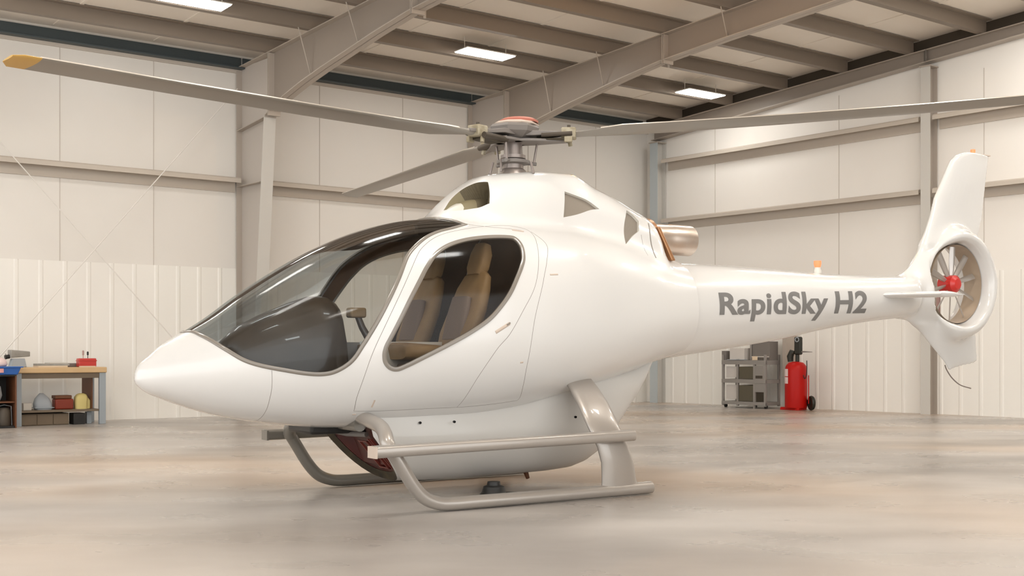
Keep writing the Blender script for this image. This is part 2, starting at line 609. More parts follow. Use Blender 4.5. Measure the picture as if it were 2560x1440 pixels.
inv = Matrix.Translation(-gr.location)
for nm, prof, mt in (('web', (.10, .11), 'rafter'), ('bottom_flange', (.02, .20), 'flange'), ('top_flange', (.02, .20), 'flange')):
    rings = []
    for b in (.3, 2, 4, 6, 8, RIDGE, 14, 20):
        z0, z1 = {'web': (gz(b), zpur(b) - .015), 'bottom_flange': (gz(b), gz(b) + .014), 'top_flange': (zpur(b) - .016, zpur(b) - .002)}[nm]
        rings.append([tuple(inv @ Vector(p)) for p in (R(prof[0], b, z0), R(prof[1], b, z0), R(prof[1], b, z1), R(prof[0], b, z1))])
    MB().loft(rings).build(nm, M[mt], gr)
mb = MB()
for b in (6.42,):
    mb.box((-.004, -.004, 0), (.004, .09, .2), Matrix.Translation(Vector(R(.205, b, gz(b) + .01)) - gr.location))
mb.build('splice_plate', M['gap'], gr)


def gable_column(b, zt, w, d, label, m1, m2):
    c = thing('gable_column', label, 'column', R(0, b, 0), ANG_R)
    # local x along the wall, -y into the room
    MB().box((-w, -.03, 0), (w, -.018, zt)).build('flange', M[m2], c)
    MB().box((-.006, -d, 0), (.006, -.03, zt)).build('web', M[m2], c)
    MB().box((-w, -d - .012, 0), (w, -d, zt)).build('flange', M[m1], c)
    MB().box((-w - .02, -d - .03, zt), (w + .02, -.018, zt + .02)).build('cap_plate', M['flange'], c)
    return c


gable_column(.42, 5.28, .10, .26, 'blue-grey steel corner column where the side wall meets the gable wall', 'col_blue', 'col_light')
gable_column(6.42, 5.74, .085, .24, 'pale steel column on the gable wall left of the tail fin', 'col_light', 'flange')


# girts
def zee(b0, z0, dep, h, t=.012, lip=.03):
    """closed Z outline in (offset from wall, z)"""
    return [(b0, z0 + h), (b0 + dep, z0 + h), (b0 + dep, z0 + h - lip), (b0 + dep - t, z0 + h - lip), (b0 + dep - t, z0 + h - t), (b0 + t, z0 + h - t),
            (b0 + t, z0 + t), (b0 + t, z0), (b0, z0)]


def girt_sec(b0, z0, dep=.235, h=.07):
    # rolled section lying flat: pale rounded nose above, deep shelf below
    return [(b0, z0 + h), (b0 + dep * .9, z0 + h), (b0 + dep, z0 + h * .7), (b0 + dep, z0 - .015), (b0 + dep - .015, z0 - .015), (b0 + dep - .015, z0 + h * .5), (b0 + .03, z0 + h * .5), (b0 + .03, z0 - .15), (b0, z0 - .15)]


def girt(u0, u1, z, which, label):
    t = MB()
    sec = girt_sec(.0, z)
    strip(t, sec, u0, u1, 'a' if which == 'L' else 'b')
    base = Vector(R(u0, 0, z) if which == 'L' else R(0, u0, z))
    t.v = [tuple(Vector(p) - base) for p in t.v]
    o = t.build('wall_girt', M['girt'])
    o.location = base
    return tag(o, label, 'girt', 'horizontal wall girts')


girt(9.08, AMAX, 3.76, 'L', 'long pale girt on the side wall left of the tapered column')
girt(4.55, 8.84, 3.76, 'L', 'pale girt on the side wall between the two tapered columns')
girt(.55, 4.31, 3.76, 'L', 'short pale girt on the side wall beside the corner column')
girt(.6, 6.3, 4.87, 'R', 'upper pale girt on the gable wall right of the corner column')
girt(.6, 6.3, 3.66, 'R', 'lower pale girt on the gable wall right of the corner column')
girt(6.55, BMAX, 4.87, 'R', 'upper pale girt on the gable wall right of the gable column')
girt(6.55, BMAX, 3.66, 'R', 'lower pale girt on the gable wall passing behind the tail fin')

# eave strut and purlins
for a0, a1, lb in ((8.975, 23.9, 'long dark slate eave strut above the side wall at left'), (4.445, 8.945, 'dark slate eave strut above the side wall between the two rafters'),
                   (.15, 4.415, 'short dark slate eave strut above the side wall by the gable corner')):
    mb = MB()
    strip(mb, [(.012, 5.60), (.012, 5.80), (.03, 5.80), (.03, 5.62), (.16, 5.62), (.16, 5.60)], a0, a1)
    base = Vector(R(a0, .012, 5.6))
    mb.v = [tuple(Vector(p) - base) for p in mb.v]
    o = mb.build('eave_strut', M['strut_blue'])
    o.location = base
    tag(o, lb, 'eave strut', 'eave struts along the side wall')
mb = MB()
strip(mb, [(.005, 5.545), (.03, 5.545), (.03, 5.60), (.005, 5.60)], 0, AMAX)
tag(mb.build('trim_1', M['girt']), kind='structure')
ORD = ['first', 'second', 'third', 'fourth', 'fifth', 'sixth', 'seventh', 'eighth', 'ninth', 'tenth', 'eleventh', 'twelfth', 'thirteenth', 'fourteenth']
for k in range(8):
    b = 1.05 + 1.27 * k
    z = zpur(b)
    mb = MB()
    # rolled Z: bottom flange, web, top flange
    strip(mb, [(b - .10, z), (b + .012, z), (b + .012, z + .196), (b + .11, z + .196), (b + .11, z + .207), (b, z + .207), (b, z + .012), (b - .088, z + .012), (b - .088, z + .03), (b - .10, z + .03)], .12, AMAX)
    base = Vector(R(.12, b, z))
    mb.v = [tuple(Vector(p) - base) for p in mb.v]
    o = mb.build('roof_purlin', M['purlin'])
    o.location = base
    tag(o, 'brown-grey steel roof purlin, %s in from the side wall' % ORD[k], 'purlin', 'roof purlins')

# dark closure along the gable above the rafter
mb = MB()
mb.loft([[R(0, b, zpur(b)), R(.03, b, zpur(b)), R(.03, b, zroof(b)), R(0, b, zroof(b))] for b in (0, 3, 6, 9, RIDGE, 14, BMAX)])
tag(mb.build('trim_2', M['hub_dark']), kind='structure')

# X bracing rods on the side wall
for (a0, z0, a1, z1, bb_, lb) in ((13.3, 4.62, 9.2, .10, .31, 'thin diagonal brace rod falling to the right on the side wall'),
                             (9.2, 5.22, 13.3, .32, .35, 'thin diagonal brace rod rising to the right on the side wall')):
    base = Vector(R(a0, bb_, z0))
    mb = MB().tube([(0, 0, 0), tuple(Vector(R(a1, bb_, z1)) - base)], .008, 8)
    o = mb.build('brace_rod', M['wall_up'], smooth=60)
    o.location = base
    tag(o, lb, 'brace rod', 'crossed brace rods on the side wall')


# ceiling light panels
def light_panel(a, b, label, L=.92, Wd=.36, drop=0.):
    z = zpur(b) - drop
    t = thing('ceiling_light', label, 'light', R(a, b, z), ANG_L, 'ceiling light panels')
    MB().box((-L / 2 - .012, -Wd / 2 - .012, -.019), (L / 2 + .012, Wd / 2 + .012, -.004)).build('housing', M['lamp_frame'], t)
    if drop:        # unseen pendants, a glowing top is added to brighten the roof
        MB().box((-L / 2, -Wd / 2, .021), (L / 2, Wd / 2, .032)).build('fill_glow', M['fill_glow'], t)
        for x in (-.4, .4):
            MB().cyl((x, 0, .03), (x, 0, .20 + drop), .006, seg=8).build('suspension_rod', M['lamp_frame'], t)
    else:
        for x in (-.4, .4):
            MB().cyl((x, 0, .02), (x, 0, .20), .006, seg=8).build('suspension_rod', M['lamp_frame'], t)
    MB().box((-L / 2, -Wd / 2, -.03), (L / 2, Wd / 2, -.02)).build('diffuser', M['lamp'], t)
    return t


light_panel(6.18, 2.66, 'bright white ceiling light panel above and left of the rotor hub')
light_panel(1.33, 2.64, 'small bright ceiling light panel farthest away, above the gable corner')
light_panel(10.98, 2.62, 'large bright ceiling light panel cut by the top edge at left')
NUM = ['first', 'second', 'third', 'fourth', 'fifth', 'sixth', 'seventh', 'eighth']
for i, a in enumerate((1.33, 4.2, 6.98, 9.8, 12.6, 16.0)):  # unseen panels added outside the view to strengthen the hall's light
    for j, b in enumerate((8.95, 12.9) if a < 15 else (12.9, 17.5)):
        light_panel(a, b, 'added unseen light panel over the open floor, %s from the gable in the %s row' % (NUM[i], NUM[j]), drop=1.5 if b > 12 else 0)
light_panel(3.3, 8.6, 'added fill light panel just above the picture near the gable wall, nearer the side wall')  # this and the next: unseen panels added to brighten the gable wall
light_panel(3.2, 11.2, 'added fill light panel just above the picture near the gable wall, farther from the side wall')
for j, b in enumerate((2.9, 6.0, 8.9)):  # unseen pendants added to lift the ceiling at left
    light_panel(14.6, b, 'added unseen pendant fill light behind the left picture edge, %s from the side wall' % NUM[j], drop=1.3)

# warm sodium high-bay lamp over the hall, its glow falls on the fifth purlin
t = thing('high_bay_lamp', 'round warm high-bay lamp hung under the roof beyond the top edge', 'light', R(6.95, 6.75, 5.80), 0)
MB().lathe([(.03, .30), (.05, .22), (.20, .02), (.21, 0), (.19, .0), (.045, .20)], (0, 0, 0)).build('reflector', M['lamp_frame'], t, smooth=50)
bulb = mat('sodium_bulb', (.9, .6, .2), .5, emit=((1.0, .50, .10), 260))
MB().lathe([(0, -.09), (.05, -.08), (.07, -.03), (.055, .10), (0, .12)], (0, 0, 0), seg=16).build('bulb', bulb, t, smooth=180)
# ------------------------------------------------------------------ the helicopter
# local frame: x = s, metres aft of the nose; y = -t (t is metres out towards the camera side); z up
heli = thing('helicopter', 'glossy white light helicopter parked on its skids in the hangar', 'helicopter', (-2.357, 7.37, 0), atan2(.543, .84))


def V(s, t, z):
    return (s, -t, z)


SB = [0.0, 0.03, 0.08, 0.16, 0.3, 0.45, 0.68, 0.95, 1.25, 1.55, 1.86, 2.2, 2.6, 3.0, 3.4, 3.8, 4.15, 4.45]
ZT = [0.86, 0.953, 0.997, 1.068, 1.156, 1.249, 1.415, 1.588, 1.752, 1.877, 1.96, 2.0, 2.03, 2.03, 2.0, 1.92, 1.82, 1.75]
ZB = [0.86, 0.807, 0.77, 0.736, 0.683, 0.635, 0.585, 0.545, 0.516, 0.51, 0.519, 0.529, 0.575, 0.661, 0.751, 0.858, 0.957, 1.013]
WD = [0.0, 0.075, 0.125, 0.18, 0.26, 0.33, 0.42, 0.51, 0.59, 0.65, 0.685, 0.7, 0.7, 0.675, 0.62, 0.53, 0.43, 0.36]
SCW = [2.0, 2.1, 2.22, 2.36, 2.52, 2.75, 3.0, 3.25, 3.45, 3.64, 3.85, 4.02, 4.09, 4.14]
ZK = [1.9, 1.996, 2.126, 2.239, 2.329, 2.367, 2.397, 2.401, 2.32, 2.254, 2.166, 2.091, 1.963, 1.75]
WK = [0.2, 0.27, 0.32, 0.36, 0.385, 0.39, 0.39, 0.39, 0.38, 0.37, 0.35, 0.33, 0.3, 0.25]
SQ = np.sqrt(np.array(SB))


def zcen(s):
    return pchip([0, .3, .9, 1.6, 2.4, 3.2, 4.45], [.86, .9, 1.0, 1.12, 1.2, 1.28, 1.375], s)


def radial(s, ph, cowl=1.):
    q = np.sqrt(np.maximum(s, 0))
    zc = zcen(s)
    zt = np.maximum(pchip(SQ, ZT, q) - zc, 1e-4)
    zb = np.maximum(zc - pchip(SQ, ZB, q), 1e-4)
    w = np.maximum(pchip(SQ, WD, q), 1e-4)
    c = np.cos(ph)
    sn = np.abs(np.sin(ph))
    n = pchip([0, .4, 1.5, 3., 4.45], [2., 2.1, 2.35, 2.35, 2.1], s)
    hh = np.where(c >= 0, zt, zb)
    r = ((sn / w) ** n + (np.abs(c) / hh) ** n) ** (-1 / n)
    ss = np.clip(s, SCW[0], SCW[-1])
    hk = pchip(SCW, ZK, ss) - zc
    wk = pchip(SCW, WK, ss)
    nk = 3.2
    rk = ((sn / np.maximum(wk, 1e-3)) ** nk + (np.maximum(c, 1e-9) / np.maximum(hk, 1e-3)) ** nk) ** (-1 / nk)
    rk = np.where(c > 0, rk, 0)
    k = .09
    h = np.clip(.5 + .5 * (rk - r) / k, 0, 1)
    o = r + (rk - r) * h + k * h * (1 - h)
    f = np.clip((s - SCW[0]) / .08, 0, 1) * np.clip((4.4 - s) / .15, 0, 1) * cowl
    return r + (o - r) * f


def PB(s, ph, cowl=1.):
    s = np.asarray(s, float)
    ph = np.asarray(ph, float)
    r = radial(s, ph, cowl)
    return np.stack([s + 0 * r, -r * np.sin(ph), zcen(s) + r * np.cos(ph)], -1)


def NB(s, ph):
    s = np.asarray(s, float)
    ph = np.asarray(ph, float)
    e = np.minimum(.006, np.maximum(s * .3, 1e-5))
    ds = PB(s + e, ph) - PB(s - e, ph)
    dp = PB(s, ph + .012) - PB(s, ph - .012)
    n = np.cross(ds, dp)
    n /= np.maximum(np.linalg.norm(n, axis=-1, keepdims=True), 1e-12)
    # point outward
    c = np.stack([s, 0 * s, zcen(s)], -1)
    sg = np.sign(((PB(s, ph) - c) * n).sum(-1, keepdims=True))
    sg[sg == 0] = 1
    return n * sg


def outline(segs, n=7):
    """segments of control points, joined with sharp corners between them"""
    out = []
    for sg in segs:
        p = catmull(sg, n) if len(sg) > 2 else [np.array(sg[0], float) + (np.array(sg[1], float) - np.array(sg[0], float)) * k / n for k in range(n + 1)]
        out += p[:-1]
    return np.array(out)


WS_NEAR = [(.296, 0), (.302, .16), (.324, .352), (.356, .69), (.413, 1.013), (.479, 1.261), (.565, 1.484), (.671, 1.627), (.82, 1.742), (.95, 1.813), (1.05, 1.838),
           (1.133, 1.813), (1.221, 1.723), (1.294, 1.562), (1.374, 1.379), (1.469, 1.162), (1.555, .975), (1.647, .78), (1.743, .674), (1.842, .597), (1.949, .544), (2.071, .507), (2.195, .455)]
WS_TOP = [(2.195, .455), (2.13, .30), (2.06, .169), (2.03, 0)]
p1 = outline([WS_NEAR, WS_TOP])
p1 = np.vstack([p1, [[2.03, 0]]])
WS = np.vstack([p1, (p1 * [1, -1])[::-1][1:-1]])
DW = np.array(catmull([(1.411, 1.726), (1.417, 1.633), (1.453, 1.525), (1.584, 1.202), (1.695, .985), (1.756, .885), (1.838, .783), (1.952, .709), (2.106, .662), (2.285, .643), (2.454, .656),
               (2.512, .69), (2.536, .783), (2.52, .913), (2.483, 1.006), (2.428, 1.115), (2.363, 1.242), (2.281, 1.363), (2.179, 1.484), (2.03, 1.596), (1.875, 1.689), (1.724, 1.775),
               (1.584, 1.857), (1.515, 1.885), (1.462, 1.86), (1.425, 1.798)], 5, True))
DOOR = outline([[(1.297, 2.356), (1.282, 2.105), (1.33, 1.733), (1.42, 1.425), (1.54, 1.124), (1.698, .803), (1.786, .69), (1.915, .600), (2.075, .548), (2.285, .505), (2.487, .50), (2.634, .553),
                 (2.675, .646), (2.66, .792), (2.619, .988), (2.553, 1.208), (2.45, 1.41), (2.338, 1.63), (2.228, 1.782), (2.109, 2.055), (2.051, 2.4)],
                [(2.051, 2.4), (1.796, 2.381), (1.506, 2.369), (1.297, 2.356)]], 5)
REARP = np.array(catmull([(2.675, .60), (2.747, .771), (2.70, .95), (2.638, 1.137), (2.542, 1.509), (2.505, 1.934), (2.523, 2.183), (2.556, 2.40), (2.50, 2.42), (2.30, 2.41), (2.051, 2.4)], 8))
NOSEL = np.array(catmull([(.731, 1.70), (.741, 1.962), (.743, 2.164), (.748, 2.381), (.75, 2.75), (.75, 3.14)], 6))
INTAKE = outline([[(2.468, .19), (2.447, .262), (2.425, .318)], [(2.425, .318), (2.327, .303), (2.203, .235), (2.150, .13)], [(2.150, .13), (2.232, .085), (2.313, .08), (2.39, .115), (2.468, .19)]], 7)
TRI = outline([[(3.082, .299), (3.031, .435)], [(3.031, .435), (3.19, .415), (3.39, .373)], [(3.39, .373), (3.229, .332), (3.082, .299)]], 6)
REARV = outline([[(3.702, .302), (3.619, .451), (3.594, .615)], [(3.594, .615), (3.69, .513), (3.782, .445)], [(3.782, .445), (3.811, .355)], [(3.811, .355), (3.765, .315), (3.702, .302)]], 6)
mir = lambda P_: (P_ * [1, -1])[::-1]
OV = outline([[(2.025, 0), (2.055, .169), (2.12, .29), (2.165, .43)], [(2.165, .43), (2.05, .50), (1.93, .535), (1.82, .58), (1.72, .60), (1.55, .55), (1.35, .44), (1.15, .25), (1.02, 0)]], 7)
OV = np.vstack([OV, [[1.02, 0]]])
OV = np.vstack([OV, (OV * [1, -1])[::-1][1:-1]])
REG = {'ws': WS, 'ov': OV, 'dn': DW, 'df': mir(DW), 'in': INTAKE, 'if': mir(INTAKE), 'tn': TRI, 'tf': mir(TRI), 'rn': REARV, 'rf': mir(REARV), 'DN': DOOR, 'DF': mir(DOOR)}


def inside(poly, x, y):
    res = np.zeros(len(x), bool)
    n = len(poly)
    for i in range(n):
        x0, y0 = poly[i]
        x1, y1 = poly[(i + 1) % n]
        c = ((y0 > y) != (y1 > y))
        if y1 != y0:
            res ^= c & (x < (x1 - x0) * (y - y0) / (y1 - y0) + x0)
    return res


S_END = 4.33
sg_ = (np.linspace(0, 1, 150) ** 1.35) * (S_END - .000002) + .000002
pg_ = np.linspace(-pi, pi, 151)
gs, gp = np.meshgrid(sg_, pg_, indexing='ij')
verts2 = np.stack([gs.ravel(), gp.ravel()], 1)
keep = np.ones(len(verts2), bool)
for P_ in REG.values():       # drop grid points that crowd an outline
    A = P_
    B_ = np.roll(P_, -1, 0)
    for a_, b_ in zip(A, B_):
        d = b_ - a_
        L2 = max((d * d).sum(), 1e-12)
        m_ = keep & (np.abs(verts2[:, 0] - a_[0]) < .08) & (np.abs(verts2[:, 1] - a_[1]) < .15)
        idx = np.nonzero(m_)[0]
        if len(idx) == 0:
            continue
        w_ = verts2[idx] - a_
        tt = np.clip((w_ * d).sum(1) / L2, 0, 1)[:, None]
        dd = (w_ - tt * d) * [1, .6]
        keep[idx[(dd ** 2).sum(1) < .0045 ** 2]] = False
bnd = (np.abs(np.abs(verts2[:, 1]) - pi) < 1e-9) | (verts2[:, 0] < .001) | (verts2[:, 0] > S_END - 1e-6)
keep |= bnd
verts2 = verts2[keep]
vl = [tuple(p) for p in verts2]
ed = []
for P_ in REG.values():
    o = len(vl)
    vl += [tuple(p) for p in P_]
    ed += [(o + i, o + (i + 1) % len(P_)) for i in range(len(P_))]
cv, ce, cf, _, _, _ = delaunay_2d_cdt([Vector((p[0], p[1] * .6)) for p in vl], ed, [], 0, 1e-6)
cv = np.array([(p.x, p.y / .6) for p in cv])
cf = np.array([tuple(f) for f in cf if len(f) == 3])
cen = cv[cf].mean(1)
rid = {k: inside(P_, cen[:, 0], cen[:, 1]) for k, P_ in REG.items()}
XYZ = PB(cv[:, 0], cv[:, 1])
NRM = NB(cv[:, 0], cv[:, 1])


def skin(name, mask, m, parent, off=0., flip=False):
    """a region of the fuselage surface as one mesh with exact normals; off: metres inward (number or array per vertex)"""
    fs = cf[mask]
    used = np.unique(fs)
    mp = -np.ones(len(cv), int)
    mp[used] = np.arange(len(used))
    o_ = off[used][:, None] if isinstance(off, np.ndarray) else off
    vv = XYZ[used] - NRM[used] * o_
    fs = mp[fs]
    # orient outward
    a_, b_, c_ = vv[fs[:, 0]], vv[fs[:, 1]], vv[fs[:, 2]]
    fn = np.cross(b_ - a_, c_ - a_)
    out = (fn * NRM[used][fs[:, 0]]).sum(1) > 0
    if flip:
        out = ~out
    fs[~out] = fs[~out][:, ::-1]
    me = bpy.data.meshes.new(name)
    me.from_pydata(vv.tolist(), [], fs.tolist())
    me.materials.append(m)
    me.polygons.foreach_set('use_smooth', [True] * len(me.polygons))
    nn = NRM[used] * (-1 if flip else 1)
    if not isinstance(off, np.ndarray):
        me.normals_split_custom_set_from_vertices([tuple(x) for x in nn])
    ob = bpy.data.objects.new(name, me)
    col.objects.link(ob)
    ob.parent = parent
    return ob


holes = rid['ws'] | rid['dn'] | rid['df'] | rid['in'] | rid['if'] | rid['tn'] | rid['tf'] | rid['rn'] | rid['rf']
doors = rid['DN'] | rid['DF']
skin('fuselage', ~holes & ~doors, M['white'], heli)
bulk_s = 2.78
XYZ0 = XYZ
XYZ = PB(cv[:, 0], cv[:, 1], 0.)
skin('cabin_lining', ~(rid['ws'] | rid['dn'] | rid['df']) & (cen[:, 0] > .3) & (cen[:, 0] < bulk_s), M['lining'], heli, .02, True)
XYZ = XYZ0
ws = skin('windshield', rid['ws'] & ~rid['ov'], M['glass'], heli, .003)
skin('tinted_roof_glass', rid['ws'] & rid['ov'], M['glass_roof'], ws, .003)


def rib(P_, closed, name, m, parent, w_in, w_out, h, off=0.):
    """low rounded strip lying on the skin along an outline"""
    P_ = np.asarray(P_)
    X = PB(P_[:, 0], P_[:, 1])
    Nn = NB(P_[:, 0], P_[:, 1])
    if closed:
        T = np.roll(X, -1, 0) - np.roll(X, 1, 0)
    else:
        T = np.gradient(X, axis=0)
    T /= np.linalg.norm(T, axis=1, keepdims=True)
    Bn = np.cross(Nn, T)
    c = X.mean(0)
    if closed and ((X - c) * Bn).sum() < 0:
        Bn = -Bn
    # smooth the side vector
    rings = []
    prof = [(w_out, -.004), (w_out, h * .35), (w_out * .6, h * .85), ((w_out - w_in) * .5, h), (-w_in * .7, h * .8), (-w_in, h * .3), (-w_in, -.012)]
    for i in range(len(X)):
        rings.append([tuple(X[i] + Bn[i] * u + Nn[i] * (v - off)) for u, v in prof])
    if closed:
        rings.append(rings[0])
    mb = MB().loft(rings, caps=not closed, closed=True)
    return mb.build(name, m, parent, smooth=60)


rib(WS, True, 'windshield_seal', M['seal'], ws, .020, .006, .006)
# centre post of the windshield
cp = np.array([(s_, 0) for s_ in np.linspace(.31, 2.0, 40)])
cpo = rib(cp, False, 'centre_post', M['lining'], ws, .012, .012, .004, .014)

# doors (both sides), each: skin, window, seal, handle, seam
for sd, dk, wk_ in ((1, 'DN', 'dn'), (-1, 'DF', 'df')):
    d = skin('cabin_door', rid[dk] & ~rid[wk_], M['white'], heli)
    g = skin('door_window', rid[wk_], M['glass_dark'], d, .003)
    P_ = DW if sd == 1 else mir(DW)
    rib(P_, True, 'window_seal', M['seal'], g, .026, .002, .007)
    Q = REG[dk]
    rib(Q, True, 'door_seam', M['gap'], d, .0016, .0016, .0006)
    # flush handle
    h0 = np.array([(2.222, 1.60 * sd), (2.275, 1.565 * sd), (2.335, 1.525 * sd)])
    rib(h0, False, 'door_handle', M['beige_trim'], d, .011, .011, .004)
    hb = np.array([(2.31, 1.538 * sd), (2.338, 1.520 * sd)])
    rib(hb, False, 'handle_latch', M['seal'], d, .006, .006, .007)
    # little hinge tab at the door bottom
    h1 = np.array([(1.405, 2.30 * sd), (1.407, 2.20 * sd)])
    rib(h1, False, 'hinge_tab', M['beige_trim'], d, .006, .006, .002)
    rib(REARP * [1, sd], False, 'panel_seam', M['gap'], heli, .0016, .0016, .0006)
    rib(NOSEL * [1, sd], False, 'panel_seam', M['gap'], heli, .0014, .0014, .0005)
    for (s_, p_, L_) in ((2.736, 1.09, .035), (2.454, 1.925, .012), (1.312, 2.415, .012)):
        q = np.array([(s_ - L_, p_ * sd), (s_ + L_, p_ * sd)])
        rib(q, False, 'skin_latch', M['beige_trim'], heli, .006, .006, .003)


# recessed openings of the engine cowling
def recess(key, name, m_back, depth, scoop=None):
    P_ = REG[key]
    mask = rid[key]
    X = PB(P_[:, 0], P_[:, 1])
    Nn = NB(P_[:, 0], P_[:, 1])
    if scoop is None:
        off = depth
        dv = np.full(len(P_), depth)
        o = skin(name, mask, m_back, heli, depth)
    else:
        off = np.array([scoop(s_) for s_ in cv[:, 0]])
        dv = np.array([scoop(s_) for s_ in P_[:, 0]])
        o = skin(name, mask & (cen[:, 0] < 2.25), m_back, heli, off)
        skin('duct_wall', mask & (cen[:, 0] >= 2.25) & (cen[:, 0] < 2.35), M['duct_shade'], o, off)  # middle of the scoop coloured as shaded
        skin('intake_screen', mask & (cen[:, 0] >= 2.35), M['grille_dark'], o, off)
    inner = X - Nn * dv[:, None]
    n = len(X)
    v = [tuple(p) for p in X] + [tuple(p) for p in inner]
    f = [(i, (i + 1) % n, n + (i + 1) % n, n + i) for i in range(n)]
    if scoop is None:
        MB().add(v, f).build('opening_edge', M['scoop'], o, smooth=40)
    else:
        fr = [q_ for q_ in f if P_[q_[0]][0] < 2.30]
        bk = [q_ for q_ in f if P_[q_[0]][0] >= 2.30]
        MB().add(v, fr).build('opening_edge', M['duct_shade'], o, smooth=40)
        MB().add(v, bk).build('rear_screen', M['grille_dark'], o, smooth=40)
    return o


for sd, a_, b_, c_ in ((1, 'in', 'tn', 'rn'), (-1, 'if', 'tf', 'rf')):
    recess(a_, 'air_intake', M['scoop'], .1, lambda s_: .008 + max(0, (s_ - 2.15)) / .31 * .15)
    recess(b_, 'side_grille', M['grille'], .022)
    recess(c_, 'rear_grille', M['grille'], .02)
    continue
    q = np.array([(2.335, .10), (2.345, .30), (2.445, .30), (2.455, .20), (2.40, .125)]) * [1, sd]
    X = PB(q[:, 0], q[:, 1])
    Nn = NB(q[:, 0], q[:, 1])
    dd = np.array([.052, .052, .088, .088, .07])[:, None]
    X = X - Nn * dd
    MB().add([tuple(p) for p in X], [(0, 1, 2, 3, 4)]).build('intake_screen', M['grille_dark'], heli)

# cowling fold line between roof and engine cover
rib(np.array(catmull([(2.03, 0.0), (2.10, .22), (2.20, .43), (2.33, .505), (2.46, .545), (2.60, .585)], 6)), False, 'panel_seam', M['gap'], heli, .0015, .0015, .0006)
rib(np.array(catmull([(2.52, .575), (2.56, .59), (2.61, .60)], 4)), False, 'roof_drain', M['beige_trim'], heli, .006, .006, .005)

# exhaust
ex = thing('exhaust_pipe', None, None)
ex.parent = heli
MB().lathe([(.118, .0), (.122, .10), (.123, .20), (.126, .21), (.126, .43), (.112, .435), (.108, .40), (.106, .1), (.1, 0)], (4.13, 0, 1.955), 'x', 40).build('pipe', M['steel'], ex, smooth=35)
MB().lathe([(0, .012), (.17, .012), (.185, 0), (.185, -.04), (.12, -.06)], (4.10, 0, 1.93), 'x', 32).build('heat_shield', M['copper'], ex, smooth=35)
MB().lathe([(0, .05), (.108, .05)], (4.15, 0, 1.955), 'x', 32).build('pipe_inside', M['dark'], ex)
MB().loft([[V(4.06, .20, 2.03), V(4.06, -.20, 2.03), V(4.09, -.20, 2.03), V(4.09, .20, 2.03)], [V(4.16, .26, 1.76), V(4.16, -.26, 1.76), V(4.20, -.26, 1.76), V(4.20, .26, 1.76)]]).build('rear_firewall', M['copper'], heli, bevel=.008)
rib(np.array(catmull([(3.80, .47), (3.80, .60), (3.815, .70)], 6)), False, 'panel_seam', M['gap'], heli, .002, .002, .0006)
rib(np.array(catmull([(3.93, .33), (3.90, .50), (3.91, .70)], 6)), False, 'panel_seam', M['seal'], heli, .006, .006, .003)

# ---- cabin inside
q = np.linspace(-pi, pi, 60, endpoint=False)
ring = PB(np.full(60, bulk_s), q)
ring[:, 1] *= .97
ring[:, 2] = 1.25 + (ring[:, 2] - 1.25) * .97
ring[:, 2] = np.minimum(ring[:, 2], 2.0)
MB().add([tuple(p) for p in ring], [tuple(range(60))]).build('rear_bulkhead', M['lining'], heli)
fl = []
for s_ in (.55, .9, 1.3, 1.8, 2.3, bulk_s):
    qq = np.linspace(pi * .5, pi * .98, 80)
    rr_ = PB(np.full(80, s_), qq)
    w_ = abs(rr_[np.argmin(np.abs(rr_[:, 2] - .80)), 1]) - .035
    fl.append([V(s_, w_, .80), V(s_, -w_, .80), V(s_, -w_, .78), V(s_, w_, .78)])
MB().loft(fl).build('cabin_floor', M['lining'], heli)
# instrument hood
rings = []
for s_, zt_, w_ in ((.55, 1.10, .10), (.66, 1.20, .17), (.82, 1.28, .23), (1.0, 1.355, .28), (1.15, 1.405, .30), (1.25, 1.41, .31), (1.315, 1.37, .29), (1.335, 1.28, .27)):
    rg = []
    for k in range(13):
        a_ = pi * k / 12
        e = 2 / 2.8
        rg.append(V(s_, w_ * math.copysign(abs(cos(a_)) ** e, cos(a_)), .80 + (zt_ - .80) * abs(sin(a_)) ** e))
    rings.append(rg)
pnl = MB().loft(rings).build('instrument_panel', M['dash'], heli, smooth=60)
for t_ in (-.17, -.02, .13):
    MB().lathe([(0, .004), (.05, .004), (.055, 0), (.055, -.006)], V(1.337, t_, 1.20), 'x', 20).build('gauge', M['dark'], pnl, smooth=40)
# grip on its stalk, between the panel and the pilot
lv = MB().tube([V(1.62, .18, .95), V(1.58, .12, 1.08), V(1.53, .07, 1.20), V(1.50, .06, 1.28)], [.03, .027, .024, .022]).build('control_stick', M['dash'], heli, smooth=60)
MB().box((1.43, -.105, 1.265), (1.55, -.015, 1.335)).build('grip', M['tan'], lv, bevel=.015)


